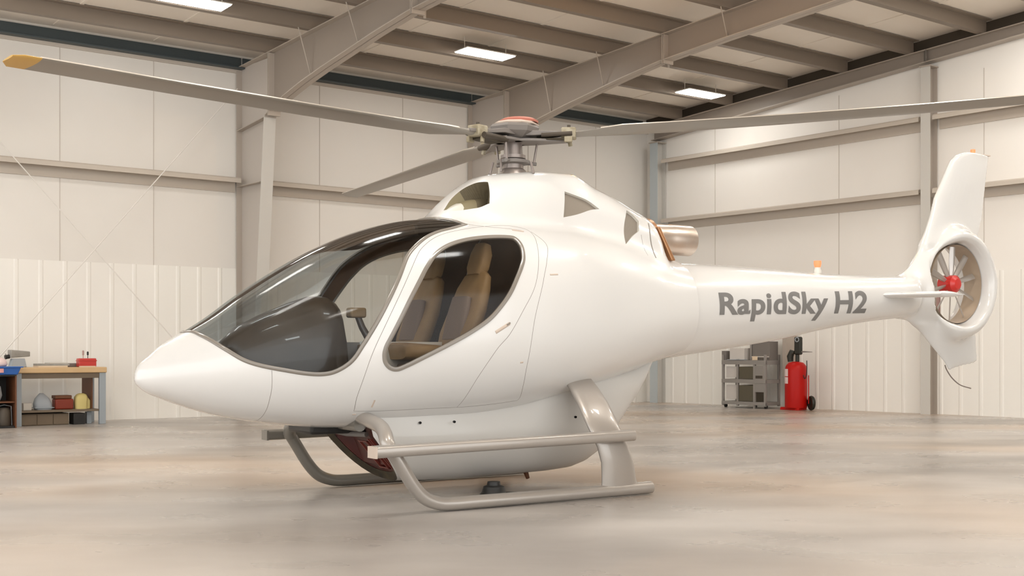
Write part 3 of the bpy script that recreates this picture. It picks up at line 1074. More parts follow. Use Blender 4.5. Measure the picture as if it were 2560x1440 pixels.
# seats
def seat(sx, t_, z_):
    st = thing('seat', None, None, V(sx, t_, z_))
    st.parent = heli

    def pad(rings, name, m):
        rr = []
        for (cx, cz, w_, th, nx, nz) in rings:
            rg = []
            for k in range(20):
                a_ = 2 * pi * k / 20
                e = .55
                u = w_ * math.copysign(abs(cos(a_)) ** e, cos(a_))
                v = th * math.copysign(abs(sin(a_)) ** e, sin(a_))
                rg.append((cx + nx * v, u, cz + nz * v))
            rr.append(rg)
        return MB().loft(rr).build(name, m, st, smooth=60)
    # back leans aft: (x, z) centres, half width, half thickness, thickness direction
    bk = pad([(0, .02, .19, .05, .95, -.3), (.05, .15, .22, .06, .95, -.3), (.12, .32, .215, .055, .95, -.3), (.17, .47, .19, .05, .95, -.3), (.205, .56, .15, .04, .95, -.3), (.215, .59, .10, .03, .95, -.3)], 'backrest', M['tan'])
    pad([(.055, .10, .13, .03, .95, -.3), (.10, .28, .13, .03, .95, -.3), (.13, .40, .11, .025, .95, -.3)], 'back_panel', M['brown_leather']).location = (-.055, 0, .012)
    pad([(.19, .57, .08, .04, .95, -.3), (.205, .62, .105, .05, .95, -.3), (.235, .72, .10, .05, .95, -.3), (.25, .79, .07, .035, .95, -.3)], 'headrest', M['tan'])
    pad([(-.46, .03, .18, .05, 0, 1), (-.42, .035, .21, .06, 0, 1), (-.2, .02, .22, .06, 0, 1), (.02, .0, .21, .055, 0, 1)], 'cushion', M['tan'])
    MB().box((-.42, -.17, -.20), (.02, .17, -.05)).build('seat_base', M['brown_leather'], st, bevel=.02)
    return st


seat(2.10, .33, 1.0)
seat(2.10, -.33, 1.0)

# ---- belly fairing
def pod_ring(s_, zb_, zt_, w_, n_=24, e=2 / 2.7):
    zc_ = max(.80, zb_ + .12)
    zt_ = zc_
    rg = [(s_, -w_ * .50, max(zt_, .80) + .30), (s_, -w_ * .68, max(zt_, .80) + .12)]
    for k in range(n_ + 1):
        a_ = pi * k / n_ + pi
        y_ = w_ * math.copysign(abs(cos(a_)) ** e, cos(a_))
        z_ = zc_ - (zc_ - zb_) * abs(sin(a_)) ** e
        sh = -.40 * max(0, min(1, (z_ - zb_) / .36)) ** .8 * max(0, min(1, (2.5 - s_) / .84))
        rg.append((s_ + sh, y_ * (1 - .30 * max(0, min(1, (z_ - .42) / .38)) * max(0, min(1, (3.5 - s_) / .8))), z_))
    rg += [(s_, w_ * .68, max(zt_, .80) + .12), (s_, w_ * .50, max(zt_, .80) + .30)]
    for q_ in (0, 1, -1, -2):
        rg[q_] = (s_ - .40 * max(0, min(1, (2.5 - s_) / .84)), rg[q_][1], rg[q_][2])
    return rg


rings = []
for s_ in (1.78, 1.86, 2.0, 2.2, 2.5, 2.8, 3.05, 3.25, 3.38, 3.48, 3.56, 3.64, 3.72, 3.82, 3.92, 4.05):
    zb_ = pc([1.62, 2.2, 3.0, 3.25, 3.38, 3.5, 3.64, 3.8, 3.95, 4.05], [.135, .115, .125, .14, .175, .245, .395, .60, .80, .95], s_)
    w_ = pc([1.62, 2.2, 2.9, 3.4, 4.05], [.44, .455, .43, .36, .20], s_)
    zt_ = .80
    rings.append(pod_ring(s_, zb_, .80, w_))
n = len(rings[0])
mb = MB()
mb.loft(rings, caps=False, closed=False)
pod = mb.build('belly_fairing', M['white_skin'], heli, smooth=70)
rings[0] = rings[0][2:-2]
n = len(rings[0])
r0 = [Vector(p) for p in rings[0]]
c0 = Vector((r0[0] + r0[-1]) / 2)
c0.z = .5
r1 = [c0 + (p - c0) * .84 + Vector((.03, 0, 0)) for p in r0]
r2 = [p + Vector((.004, 0, 0)) for p in r1]
mb = MB()
mb.add([tuple(p) for p in r0 + r1], [(i, i + 1, n + i + 1, n + i) for i in range(n - 1)])
mb.build('opening_frame', M['olive'], pod, smooth=60)
MB().add([tuple(p) for p in r2], [tuple(range(n))]).build('front_bulkhead', M['wine'], pod)
mb = MB()
fx = lambda z_: 1.78 + .034 - .40 * (2.5 - 1.78) / .84 * max(0, min(1, (z_ - .13) / .36)) ** .8 - .008
for (t0, t1, z0, z1) in ((.02, .035, .22, .42), (.14, .155, .22, .42), (.02, .155, .22, .232), (.02, .155, .41, .42), (.20, .212, .20, .44), (.235, .247, .20, .44)):
    mb.add([V(fx(z_), t_, z_) for z_, t_ in ((z0, t0), (z0, t1), (z1, t1), (z1, t0))] + [V(fx(z_) + .02, t_, z_) for z_, t_ in ((z0, t0), (z0, t1), (z1, t1), (z1, t0))],
           [(0, 1, 2, 3), (4, 7, 6, 5), (0, 4, 5, 1), (1, 5, 6, 2), (2, 6, 7, 3), (3, 7, 4, 0)])
mb.build('access_frame', M['wine_light'], pod)
# dark gear housing under the cabin, ahead of the fairing
MB().box((1.16, -.05, .47), (1.62, .36, .60)).build('gear_housing', M['dark'], heli, bevel=.02)
MB().tube([V(1.35, -.25, .50), V(1.45, .0, .465), V(1.5, .2, .47)], .018).build('hydraulic_hose', M['hub_grey'], heli, smooth=60)
for s_, t_ in ((1.80, .40), (2.05, .43), (3.1, .40)):
    MB().lathe([(0, .002), (.009, .002), (.009, -.01)], V(s_, t_ + .005, .55), 'y', 12).build('drain_hole', M['dark'], pod)
MB().tube([V(2.93, 0, .12), V(2.95, 0, .07)], [.02, .015], 8).build('drain_mast', M['cab_brown'], heli)

# ---- landing gear
def arc(pts, n=6):
    return [tuple(p) for p in catmull(pts, n)]


for sd in (1, -1):
    m_ = M['skid'] if sd == 1 else M['skid_dark']  # far-side gear is a darker grey than the near side
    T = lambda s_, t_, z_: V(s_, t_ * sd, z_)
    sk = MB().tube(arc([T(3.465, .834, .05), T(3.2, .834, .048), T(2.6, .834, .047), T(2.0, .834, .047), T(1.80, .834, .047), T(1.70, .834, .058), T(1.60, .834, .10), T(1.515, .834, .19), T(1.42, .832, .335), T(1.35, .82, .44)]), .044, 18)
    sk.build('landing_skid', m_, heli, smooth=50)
    st = MB()
    rg = []
    for s_ in (1.205, 1.3, 2.2, 3.1, 3.235):
        z_ = .412 + .028 * (s_ - 1.165) / 2.1
        rr = []
        for k in range(20):
            a_ = 2 * pi * k / 20
            e = .6
            rr.append(T(s_, .90 + .055 * math.copysign(abs(cos(a_)) ** e, cos(a_)), z_ + .039 * math.copysign(abs(sin(a_)) ** e, sin(a_))))
        rg.append(rr)
    st.loft(rg)
    stp = st.build('boarding_step', m_, heli, smooth=50)
    MB().box((1.195, -.955 * sd if sd == 1 else .845, .375), (1.21, -.845 * sd if sd == 1 else .955, .447)).build('end_cap', M['beige_trim'] if sd == 1 else m_, stp)
    # front leg above the step, curving in to the belly
    lg = MB().tube(arc([T(1.37, .826, .40), T(1.355, .80, .455), T(1.37, .735, .51), T(1.385, .64, .55), T(1.39, .50, .575), T(1.39, .34, .60)]), [.047] * 31, 18)
    lg.build('front_leg', m_, heli, smooth=50)
    # rear leg: broad flat arched strut
    rr = []
    for (s0_, s1_, t_, z_) in ((3.02, 3.34, .834, .07), (3.02, 3.32, .836, .14), (3.015, 3.30, .836, .25), (2.985, 3.255, .83, .36), (2.95, 3.22, .80, .46), (2.94, 3.215, .73, .56), (2.95, 3.22, .64, .66), (2.97, 3.225, .52, .76), (2.98, 3.22, .42, .84)):
        rg = []
        for k in range(24):
            a_ = 2 * pi * k / 24
            cx = (s0_ + s1_) / 2
            hw = (s1_ - s0_) / 2
            th = .030
            # thickness direction turns from horizontal (t) to slanted
            nz = .0 if z_ < .3 else min(.75, (z_ - .3) * 2.2)
            nt_ = sqrt(1 - nz * nz)
            e = .75
            u = hw * math.copysign(abs(cos(a_)) ** e, cos(a_))
            v = th * math.copysign(abs(sin(a_)) ** .9, sin(a_))
            rg.append(T(cx + u, t_ + v * nt_, z_ + v * nz))
        rr.append(rg)
    MB().loft(rr).build('rear_leg', m_, heli, smooth=50)
MB().tube([V(1.385, .34, .545), V(1.385, -.34, .545)], .045).build('cross_tube', M['skid_dark'], heli, smooth=50)

# ---- tail boom
BS = [4.25, 4.8, 5.5, 6.2, 6.8, 7.3]
BT = [1.762, 1.767, 1.756, 1.74, 1.743, 1.761]
BBT = [.972, 1.038, 1.126, 1.241, 1.318, 1.363]


def boom_ring(s_, n_=72, k_=1.):
    T_ = pc(BS, BT, s_)
    B__ = pc(BS, BBT, s_)
    w_ = float(np.interp(s_, [4.25, 5.5, 6.8, 7.3], [.37, .29, .215, .2]))
    return [(s_, -w_ * k_ * sin(2 * pi * k / n_), (T_ + B__) / 2 + (T_ - B__) / 2 * k_ * cos(2 * pi * k / n_)) for k in range(n_)]


bm_ = MB().loft([boom_ring(4.27, k_=.9)] + [boom_ring(s_) for s_ in np.linspace(4.28, 7.02, 40)], caps=True).build('tail_boom', M['white'], heli, smooth=40)
# upper fairing ridge where the cowling runs into the boom
# lettering wrapped on the boom side
def boom_side(s_, z_, lift=.003):
    T_ = pc(BS, BT, s_)
    B__ = pc(BS, BBT, s_)
    w_ = float(np.interp(s_, [4.25, 5.5, 6.8, 7.3], [.37, .29, .215, .2]))
    c_ = (T_ + B__) / 2
    h_ = (T_ - B__) / 2
    q_ = max(0, 1 - ((z_ - c_) / h_) ** 2)
    return V(s_, w_ * sqrt(q_) + lift, z_)


def text_mesh(body, s0, s1, z_of, cap):
    cu = bpy.data.curves.new('t', 'FONT')
    cu.body = body
    cu.size = 1
    cu.offset = .028
    cu.space_character = 1.05
    ob = bpy.data.objects.new('t', cu)
    col.objects.link(ob)
    dg = bpy.context.evaluated_depsgraph_get()
    me = bpy.data.meshes.new_from_object(ob.evaluated_get(dg))
    bpy.data.objects.remove(ob)
    bm2 = bmesh.new()
    bm2.from_mesh(me)
    # fine slices so the letters follow the round boom
    for ax in range(-3, 12):
        g_ = bm2.verts[:] + bm2.edges[:] + bm2.faces[:]
        bmesh.ops.bisect_plane(bm2, geom=g_, plane_co=(0, ax * .1, 0), plane_no=(0, 1, 0))
    xs = [v.co.x for v in bm2.verts]
    x0, x1 = min(xs), max(xs)
    for v in bm2.verts:
        u = (v.co.x - x0) / (x1 - x0)
        s_ = s0 + (s1 - s0) * u
        z_ = z_of(s_) + v.co.y / .70 * cap(s_)
        v.co = boom_side(s_, z_)
    bm2.to_mesh(me)
    bm2.free()
    me.materials.clear()
    me.materials.append(M['letters'])
    return me


for nm, s0, s1 in (('RapidSky', 4.588, 5.945), ('H2', 6.05, 6.50)):
    me = text_mesh(nm, s0, s1, lambda s_: 1.338 + (s_ - 4.588) * .0275, lambda s_: .172 + .01 * (s_ - 4.6))
    ob = bpy.data.objects.new('lettering', me)
    col.objects.link(ob)
    ob.parent = bm_

# amber beacon on the boom
bc = MB().lathe([(.035, 0), (.035, .03), (.028, .04), (.028, .055)], V(6.10, 0, 1.74), 'z', 16).build('beacon', M['scoop'], heli, smooth=40)
MB().lathe([(.026, .055), (.034, .085), (.034, .115), (.0, .118)], V(6.10, 0, 1.74), 'z', 16).build('beacon_lens', M['orange'], bc, smooth=50)

# ---- tail: shrouded fan, fin and fairing grown together
FC = (7.95, 1.70)


def fin_ring(z_, n_=30):
    le = [(.856, 7.955), (.87, 7.94), (.93, 7.87), (.985, 7.79), (1.116, 7.63), (1.247, 7.487), (1.31, 7.36), (1.36, 7.10), (1.74, 7.10), (1.80, 7.25), (1.874, 7.369), (1.99, 7.463), (2.166, 7.57), (2.537, 7.745), (2.839, 7.929), (2.936, 7.997), (2.99, 8.07), (3.03, 8.20)]
    te = [(.856, 7.985), (.87, 8.05), (.93, 8.40), (1.208, 8.42), (1.28, 8.36), (1.295, 7.8), (1.40, 7.60), (1.5, 7.52), (1.70, 7.49), (1.9, 7.52), (2.0, 7.60), (2.10, 7.8), (2.115, 8.39), (2.2, 8.447), (2.591, 8.513), (2.822, 8.553), (3.03, 8.592)]
    th = [(.87, .008), (1.1, .035), (1.25, .06), (1.35, .11), (1.5, .18), (1.65, .19), (1.76, .15), (1.86, .115), (2.0, .09), (2.12, .075), (2.3, .065), (3.03, .04)]
    L = float(np.interp(z_, *zip(*le)))
    T_ = float(np.interp(z_, *zip(*te)))
    h_ = float(np.interp(z_, *zip(*th)))
    up = []
    mid = 1.3 < z_ < 2.05
    for k in range(n_ // 2 + 1):
        x = (1 - cos(pi * k / (n_ // 2))) / 2
        if mid:
            y = h_ * (x ** .5 if x < 1 else 1) * (1 if x < .97 else .9)
            xx = min(1, x / .9)
            y = h_ * (.22 * xx ** .5 + .78 * xx ** 1.5) + .004
        else:
            y = h_ * 2.0 * (1.4845 * sqrt(x) - .63 * x - 1.758 * x * x + 1.4215 * x ** 3 - .5075 * x ** 4) + .006
        up.append((L + (T_ - L) * x, y))
    return [V(x, y, z_) for x, y in up] + [V(x, -y, z_) for x, y in up[::-1]]


mb = MB()
mb.loft([boom_ring(s_) for s_ in np.linspace(6.75, 7.35, 12)])
zz = list(np.linspace(.856, 3.03, 100))
mb.loft([fin_ring(z_) for z_ in zz])
prof = []
for k in range(40):
    a_ = 2 * pi * k / 40
    e = .7
    # ring section: inner wall r=.392, outer r=.545, lips at t = +-.19
    u = math.copysign(abs(cos(a_)) ** e, cos(a_))
    v = math.copysign(abs(sin(a_)) ** .75, sin(a_))
    prof.append((.476 + .083 * u, .215 * v))
rg = []
for k in range(96):        # the rim is slimmer where it runs into the fairing
    a_ = 2 * pi * k / 96
    q_ = max(0., min(1., (-cos(a_) - .05) / .75))
    q_ = q_ * q_ * (3 - 2 * q_)
    rr = []
    for r_, h_ in prof:
        r2_ = r_ if r_ < .44 else r_ - (r_ - .44) * .85 * q_
        rr.append((FC[0] + r2_ * cos(a_), h_ * (1 - .45 * q_), FC[1] + r2_ * sin(a_)))
    rg.append(rr)
rg.append(rg[0])
mb.loft(rg, caps=False)
o = mb.build('tail_fin', M['white'], heli, merge=False)
rm = o.modifiers.new('r', 'REMESH')
rm.mode = 'VOXEL'
rm.voxel_size = .011
dg = bpy.context.evaluated_depsgraph_get()
me2 = bpy.data.meshes.new_from_object(o.evaluated_get(dg))
o.modifiers.clear()
b2 = bmesh.new()
b2.from_mesh(me2)
nv = len(b2.verts)
b2.verts.ensure_lookup_table()
co = np.array([v.co[:] for v in b2.verts])
ee = np.array([(e.verts[0].index, e.verts[1].index) for e in b2.edges])
deg = np.zeros(nv)
np.add.at(deg, ee[:, 0], 1)
np.add.at(deg, ee[:, 1], 1)


def lap(x):
    s_ = np.zeros_like(x)
    np.add.at(s_, ee[:, 0], x[ee[:, 1]])
    np.add.at(s_, ee[:, 1], x[ee[:, 0]])
    return s_ / deg[:, None] - x


# Taubin smoothing everywhere, plus real blending only in the fillets between boom, fin and ring
rr_ = np.sqrt((co[:, 0] - FC[0]) ** 2 + (co[:, 2] - FC[1]) ** 2)
wf = np.clip((8.60 - co[:, 0]) / .2, 0, 1) * np.clip((co[:, 0] - 7.0) / .15, 0, 1) * np.clip((rr_ - .47) / .05, 0, 1) * np.clip((.85 - rr_) / .15, 0, 1)
wf = wf[:, None]
for i in range(110):
    co = co + lap(co) * .5 * wf
for i in range(10):
    co = co + .5 * lap(co)
    co = co - .52 * lap(co)
for i, v in enumerate(b2.verts):
    v.co = co[i]
bmesh.ops.bisect_plane(b2, geom=b2.verts[:] + b2.edges[:] + b2.faces[:], plane_co=(6.97, 0, 0), plane_no=(1, 0, 0), clear_inner=True)
old = o.data
b2.to_mesh(me2)
b2.free()
me2.materials.clear()
me2.materials.append(M['white'])
me2.polygons.foreach_set('use_smooth', [True] * len(me2.polygons))
o.data = me2
bpy.data.meshes.remove(old)
fin = o
# cap plate and beacon on the fin top, tail guard wire
MB().box((8.45, -.02, 3.022), (8.60, .02, 3.034)).build('fin_cap', M['beige_trim'], fin)
MB().lathe([(.02, 0), (.024, .03), (.024, .05), (0, .055)], V(8.34, 0, 3.02), 'z', 14).build('beacon_lens', M['orange'], heli, smooth=50)
MB().tube(arc([V(7.90, 0, .90), V(7.93, 0, .85), V(8.01, 0, .772), V(8.135, 0, .702), V(8.306, 0, .664)]), .006, 8).build('tail_guard', M['mast'], heli, smooth=60)
# fan
duct = MB().lathe([(.387, -.10), (.386, 0), (.387, .10)], (FC[0], 0, FC[1]), 'y', 64).build('fan_duct', M['fan_back'], heli, smooth=60, fixn=False)
hubf = thing('tail_fan', None, None, (FC[0], 0, FC[1]))
hubf.parent = heli
MB().lathe([(0, -.12), (.05, -.115), (.085, -.085), (.09, -.04), (.09, .06), (0, .07)], (0, 0, 0), 'y', 20).build('fan_hub', M['red_fan'], hubf, smooth=35)
for k in range(10):
    a_ = 2 * pi * k / 10 + .25
    rg = []
    for r_, ch, pt in ((.08, .018, 40), (.14, .026, 38), (.24, .030, 34), (.37, .030, 28)):
        rr = []
        for j in range(10):
            q_ = 2 * pi * j / 10
            u = ch * cos(q_)
            v = .006 * sin(q_)
            p_ = radians(pt)
            tx = u * cos(p_) - v * sin(p_)
            ty = u * sin(p_) + v * cos(p_)
            rr.append((r_ * cos(a_) - tx * sin(a_), -.03 + ty, r_ * sin(a_) + tx * cos(a_)))
        rg.append(rr)
    MB().loft(rg).build('fan_blade', M['fan_blade'], hubf, smooth=60)
for q_ in (-.16, -.02):
    MB().tube([V(FC[0] + q_, -.10, FC[1] - .10), V(FC[0] + q_ - .0, -.10, FC[1] - sqrt(.395 ** 2 - q_ * q_))], .020).build('stator_vane', M['stator'], hubf).parent = heli
# tailplane
rg = []
for t_, s0_, s1_, z_ in [(x, 6.66 + .22 * abs(x) / .72, 7.17 + .06 * abs(x) / .72, 1.556 - .008 * abs(x)) for x in (-.72, -.70, -.4, 0, .4, .70, .72)]:
    rr = []
    sc_ = .4 if abs(t_) > .71 else 1
    for k in range(24):
        a_ = 2 * pi * k / 24
        x = (1 - cos(a_)) / 2
        y = .030 * sc_ * sin(a_) * (1.25 - .8 * x)
        rr.append(V(s0_ + (s1_ - s0_) * x, t_, z_ + y))
    rg.append(rr)
MB().loft(rg).build('tailplane', M['white'], heli, smooth=60)

# ---- mast, hub and blades
HX = 2.817
HZ = 2.655
MB().lathe([(.11, 0), (.10, .03), (.078, .05), (.078, .12), (.095, .125), (.095, .15), (.072, .155), (.066, .26), (.085, .28), (.095, .30)], V(HX, 0, 2.36), 'z', 28).build('rotor_mast', M['mast'], heli, smooth=30)
sw = MB().lathe([(.07, 0), (.125, .008), (.125, .03), (.07, .04)], V(HX, 0, 2.44), 'z', 24).build('swashplate', M['hub_grey'], heli, smooth=30)
for k in range(3):
    a_ = radians(20 + 120 * k)
    MB().tube([V(HX + .10 * cos(a_), .10 * sin(a_), 2.457), V(HX + .18 * cos(a_), .18 * sin(a_), 2.452)], .014, 8).build('swash_arm', M['hub_grey'], sw, smooth=60)
    MB().tube([V(HX + .16 * cos(a_), .16 * sin(a_), 2.455), V(HX + .19 * cos(a_), .19 * sin(a_), 2.63)], .009, 8).build('pitch_link', M['mast'], heli, smooth=60)
    a_ = radians(70 + 120 * k)
    MB().tube([V(HX + .19 * cos(a_), .19 * sin(a_), 2.36), V(HX + .165 * cos(a_), .165 * sin(a_), 2.45)], .010, 8).build('control_rod', M['mast'], heli, smooth=60)
MB().tube([V(HX - .12, .02, 2.38), V(HX - .12, .02, 2.47), V(HX - .06, .02, 2.49)], .010, 8).build('scissor_link', M['mast'], heli, smooth=60)
hub = thing('rotor_hub', None, None, V(HX, 0, HZ))
hub.parent = heli
MB().lathe([(0, -.05), (.07, -.05), (.13, -.02), (.19, .02), (.20, .055), (.185, .075), (0, .078)], (0, 0, 0), 'z', 8).build('hub_body', M['hub_grey'], hub, smooth=20)
MB().lathe([(0, .078), (.175, .078), (.18, .088), (.15, .104), (0, .110)], (.02, .0, .0), 'z', 10).build('hub_plate', M['beige_trim'], hub, smooth=20)
MB().lathe([(.145, .104), (.15, .118), (.12, .135), (0, .142)], (.05, .0, .0), 'z', 24).build('hub_cap', M['red_cap'], hub, smooth=50)
wdir = Vector((.84, .543))


def world_dir_to_local(dx, dy):
    # world XY direction to (s, t)
    n_ = sqrt(.84 ** 2 + .543 ** 2)
    return ((dx * .84 + dy * .543) / n_, (dx * .543 - dy * .84) / n_)


for k, (wd, tipz, Rr, yel) in enumerate((((-2.45, -3.16), -.19, 4.0, 1), ((.9945, -.1045), .20, 4.0, 1), ((-1.77, 3.59), .035, 4.0, 0))):
    ds_, dt_ = world_dir_to_local(*wd)
    n_ = sqrt(ds_ ** 2 + dt_ ** 2)
    ds_ /= n_
    dt_ /= n_
    D_ = Vector((ds_, -dt_, 0))
    S_ = Vector((-D_.y, D_.x, 0))        # leading side
    zf = lambda r_, e_=(.65 if k == 0 else 1.35): tipz * (max(0, r_ - .2) / 3.8) ** e_

    def foil(r_, ch, th, pt, off=.0):
        p_ = radians(pt)
        out = []
        for j in range(24):
            q_ = 2 * pi * j / 24
            x = (1 + cos(q_)) / 2
            y = th * sin(q_) * (1.2 - .75 * x if True else 1)
            u = ch * (.3 - x) + off
            out.append(D_ * r_ + S_ * (u * cos(p_) - y * sin(p_)) + Vector((0, 0, zf(r_) + u * sin(p_) + y * cos(p_))))
        return out
    pf = -1 if k == 1 else 1
    st_ = [(.44, .07, .022, 16), (.52, .075, .020, 16), (.66, .12, .015, 15), (.82, .175, .013, 14), (1.2, .18, .012, 13), (2.0, .18, .0115, 11.5), (3.0, .18, .011, 10), (3.86 if yel else 3.97, .18, .0105, 9)]
    st_ = [(q0, q1, q2, q3 * pf) for q0, q1, q2, q3 in st_]
    bl = MB().loft([foil(*q_) for q_ in st_]).build('rotor_blade', M['rotor'], hub, smooth=60)
    tp = MB().loft([foil(*q_) for q_ in ((3.86 if yel else 3.97, .181, .011, 9 * pf), (3.95 if yel else 3.98, .181, .0105, 9 * pf), (4.0, .10, .006, 9 * pf))])
    tp.build('blade_tip', M['yellow'] if yel else M['rotor'], bl, smooth=60)
    # bright leading edge strip
    e_ = []
    for r_, ch, th, pt in st_[2:]:
        p_ = radians(pt)
        rr = []
        for u0, y0 in [(a1 if pf > 0 else (.6 * ch - a1 - .2 * ch + .0 * ch) * 1 - ch * .80, b1) for a1, b1 in ((ch * .302, 0), (ch * .26, th * .95), (ch * .20, th * 1.12), (ch * .20, th * .9), (ch * .25, th * .6), (ch * .28, 0))]:
            rr.append(D_ * r_ + S_ * (u0 * cos(p_) - y0 * sin(p_)) + Vector((0, 0, zf(r_) + u0 * sin(p_) + y0 * cos(p_) + .0008)))
        e_.append(rr)
    MB().loft(e_).build('leading_edge', M['rotor_edge'], bl, smooth=60)
    # grip: arm, sleeve, damper, bolts
    arm = []
    for r_, w_, h_ in ((.10, .10, .022), (.20, .085, .018), (.32, .055, .015), (.46, .032, .014), (.54, .03, .012)):
        arm.append([D_ * r_ + S_ * x + Vector((0, 0, zf(r_) + .01 + y)) for x, y in ((w_, h_), (-w_, h_), (-w_, -h_), (w_, -h_))])
    ar = MB().loft(arm).build('blade_grip', M['hub_grey'], hub, bevel=.006)
    mtx = Matrix.Translation(D_ * .42 + Vector((0, 0, zf(.42) + .008))) @ Matrix([(D_.x, S_.x, 0, 0), (D_.y, S_.y, 0, 0), (0, 0, 1, 0), (0, 0, 0, 1)])
    MB().box((-.055, -.055, -.040), (.055, .055, .042), mtx).build('grip_block', M['hub_cream'], ar, bevel=.012)
    MB().tube([mtx @ Vector((-.25, .07, -.03)), mtx @ Vector((.02, .075, -.035))], .022, 12).build('damper', M['hub_dark'], ar, smooth=50)
    MB().tube([mtx @ Vector((.0, .045, -.03)), mtx @ Vector((.01, .05, -.085))], .016, 10).build('grip_horn', M['hub_cream'], ar, smooth=50)
    MB().tube([mtx @ Vector((0, 0, .03)), mtx @ Vector((0, 0, .065))], .013, 8).build('grip_bolt', M['hub_dark'], ar, smooth=40)
    MB().box((-.24, -.075, -.055), (-.01, .065, -.040), mtx).build('grip_plate', M['olive'], ar, bevel=.004)
    MB().loft([[D_ * r_ + S_ * x + Vector((0, 0, -.045 + y)) for x, y in ((w_, .012), (-w_, .012), (-w_, -.008), (w_, -.008))] for r_, w_ in ((.02, .12), (.16, .105), (.30, .06), (.40, .035))]).build('flex_plate', M['hub_grey'], ar, bevel=.004)
    MB().tube([mtx @ Vector((-.20, -.085, -.02)), mtx @ Vector((.03, -.08, -.01))], .016, 10).build('lead_lag_rod', M['hub_dark'], ar, smooth=50)
    MB().box((-.03, -.085, -.075), (.03, -.055, -.03), mtx).build('grip_lug', M['hub_cream'], ar, bevel=.006)
hub.rotation_euler = (0, 0, 0)

# grounding weight under the belly
t = thing('ground_jack', 'small black jack standing on the floor under the belly of the helicopter', 'jack', (0, 0, 0), 0)
hm = Matrix.LocRotScale(heli.location, heli.rotation_euler, None)
t.location = hm @ Vector(V(2.42, .36, 0))
MB().lathe([(0, 0), (.10, 0), (.105, .015), (.085, .04), (.075, .075), (.05, .085), (.045, .11), (0, .112)], (0, 0, 0), 'z', 20).build('base', M['dark'], t, smooth=35)
MB().box((.05, -.02, .01), (.17, .03, .035)).build('pedal', M['dark'], t, bevel=.006)
# ------------------------------------------------------------------ workbench corner at the side wall
# local x runs along the side wall (to the right), -y into the room; origin at a = 12.15, front edge b = .95
def LW(a, b, z=0.):
    return R(a, b, z)


def part(par, name, m, lo, hi, bev=.004, mtx=None):
    return MB().box(lo, hi, mtx).build(name, m, par, bevel=bev)


def solid(name, m, lo, hi, label, cat, a, b, z, rz=0., bev=.006, ang=None, group=None):
    o = MB().box(lo, hi).build(name, m, None, bevel=bev)
    o.location = R(a, b, z)
    o.rotation_euler = (0, 0, (ANG_L if ang is None else ang) + rz)
    return tag(o, label, cat, group)


wb = thing('workbench', 'wooden-topped workbench with grey steel legs against the side wall', 'workbench', R(12.12, .95, 0), ANG_L)
MB().box((-.62, -.02, .735), (.62, .60, .815)).build('bench_top', M['wood'], wb, bevel=.012)
for x, y in ((-.585, .0), (.565, .0), (-.585, .54), (.565, .54)):
    part(wb, 'leg', M['bench_leg'], (x - .045, y, 0), (x + .045, y + .06, .735))
part(wb, 'lower_shelf', M['bench_dark'], (-.54, .02, .185), (.53, .58, .215))
part(wb, 'apron', M['bench_dark'], (-.54, .01, .66), (.52, .035, .735))
part(wb, 'end_panel', M['cab_brown'], (.44, .10, .22), (.455, .58, .72))

# objects on the bench top (z .815)
ZB_ = .815
tb = thing('toolbox', 'red toolbox standing on the right end of the workbench', 'toolbox', R(11.73, .80, ZB_), ANG_L)
MB().box((-.125, -.07, 0), (.125, .07, .125)).build('case', M['toolbox'], tb, bevel=.015)
MB().box((-.13, -.075, .085), (.13, .075, .098)).build('lid_rim', M['toolbox'], tb, bevel=.004)
solid('paper_pad', M['paper'], (-.11, -.025, 0), (.11, .035, .016), 'cream paper pad lying in front of the red toolbox', 'paper', 11.76, .925, ZB_, .05, .002)
for x, h, m_, lb in ((-.045, .11, 'wood', 'short screwdriver with a pinkish grip standing in the red toolbox'), (.02, .095, 'dark', 'short dark screwdriver standing in the red toolbox')):
    o = MB().lathe([(0, 0), (.005, 0), (.005, .05), (.014, .055), (.014, h), (.006, h + .01), (0, h + .01)], (0, 0, 0), 'z', 10).build('screwdriver', M['stator' if m_ == 'wood' else m_], None, smooth=50)
    o.location = R(11.73 - x, .80, ZB_ + .118)
    tag(o, lb, 'screwdriver')
for i, (a, b, w_, d_, h, z0, m_, rz, lb) in enumerate(((12.22, .78, .20, .13, .022, 0, 'paper', .03, 'cream magazine, bottom of the flat pile on the workbench'),
                                                  (12.20, .76, .22, .12, .030, .022, 'grey_box', -.05, 'grey flat case lying on the cream magazine'),
                                                  (12.14, .78, .13, .09, .016, .052, 'cream_box', .12, 'pale folded sheet on top of the flat grey case'))):
    solid(('magazine', 'flat_case', 'folded_sheet')[i], M[m_], (-w_, -d_, 0), (w_, d_, h), lb, ('magazine', 'case', 'paper')[i], a, b, ZB_ + z0, rz, .003)
solid('flat_tray', M['hub_grey'], (-.09, -.09, 0), (.09, .10, .055), 'low dark grey tray between the flat pile and the red toolbox', 'tray', 11.88, .61, ZB_, 0, .008)
# bench vice
vs = thing('bench_vice', 'grey metal bench vice on the left end of the workbench', 'vice', R(12.60, .55, .817), ANG_L + .1)
MB().loft([[(-.10, -.06, 0), (.12, -.06, 0), (.12, .06, 0), (-.10, .06, 0)], [(-.07, -.05, .12), (.10, -.05, .12), (.10, .05, .12), (-.07, .05, .12)]]).build('base', M['cloth_grey'], vs, bevel=.008)
MB().loft([[(-.10, -.07, .13), (-.10, .07, .13), (-.10, .07, .245), (-.10, -.07, .245)], [(.17, -.055, .15), (.17, .055, .15), (.17, .055, .22), (.17, -.055, .22)]]).build('jaw', M['grey_box'], vs, bevel=.01)
MB().tube([(-.16, 0, .14), (-.10, 0, .15)], .03, 14).build('screw', M['dark'], vs, smooth=50)
MB().tube([(-.15, 0, .09), (-.15, 0, .19)], .008, 8).build('handle_bar', M['grey_box'], vs, smooth=50)
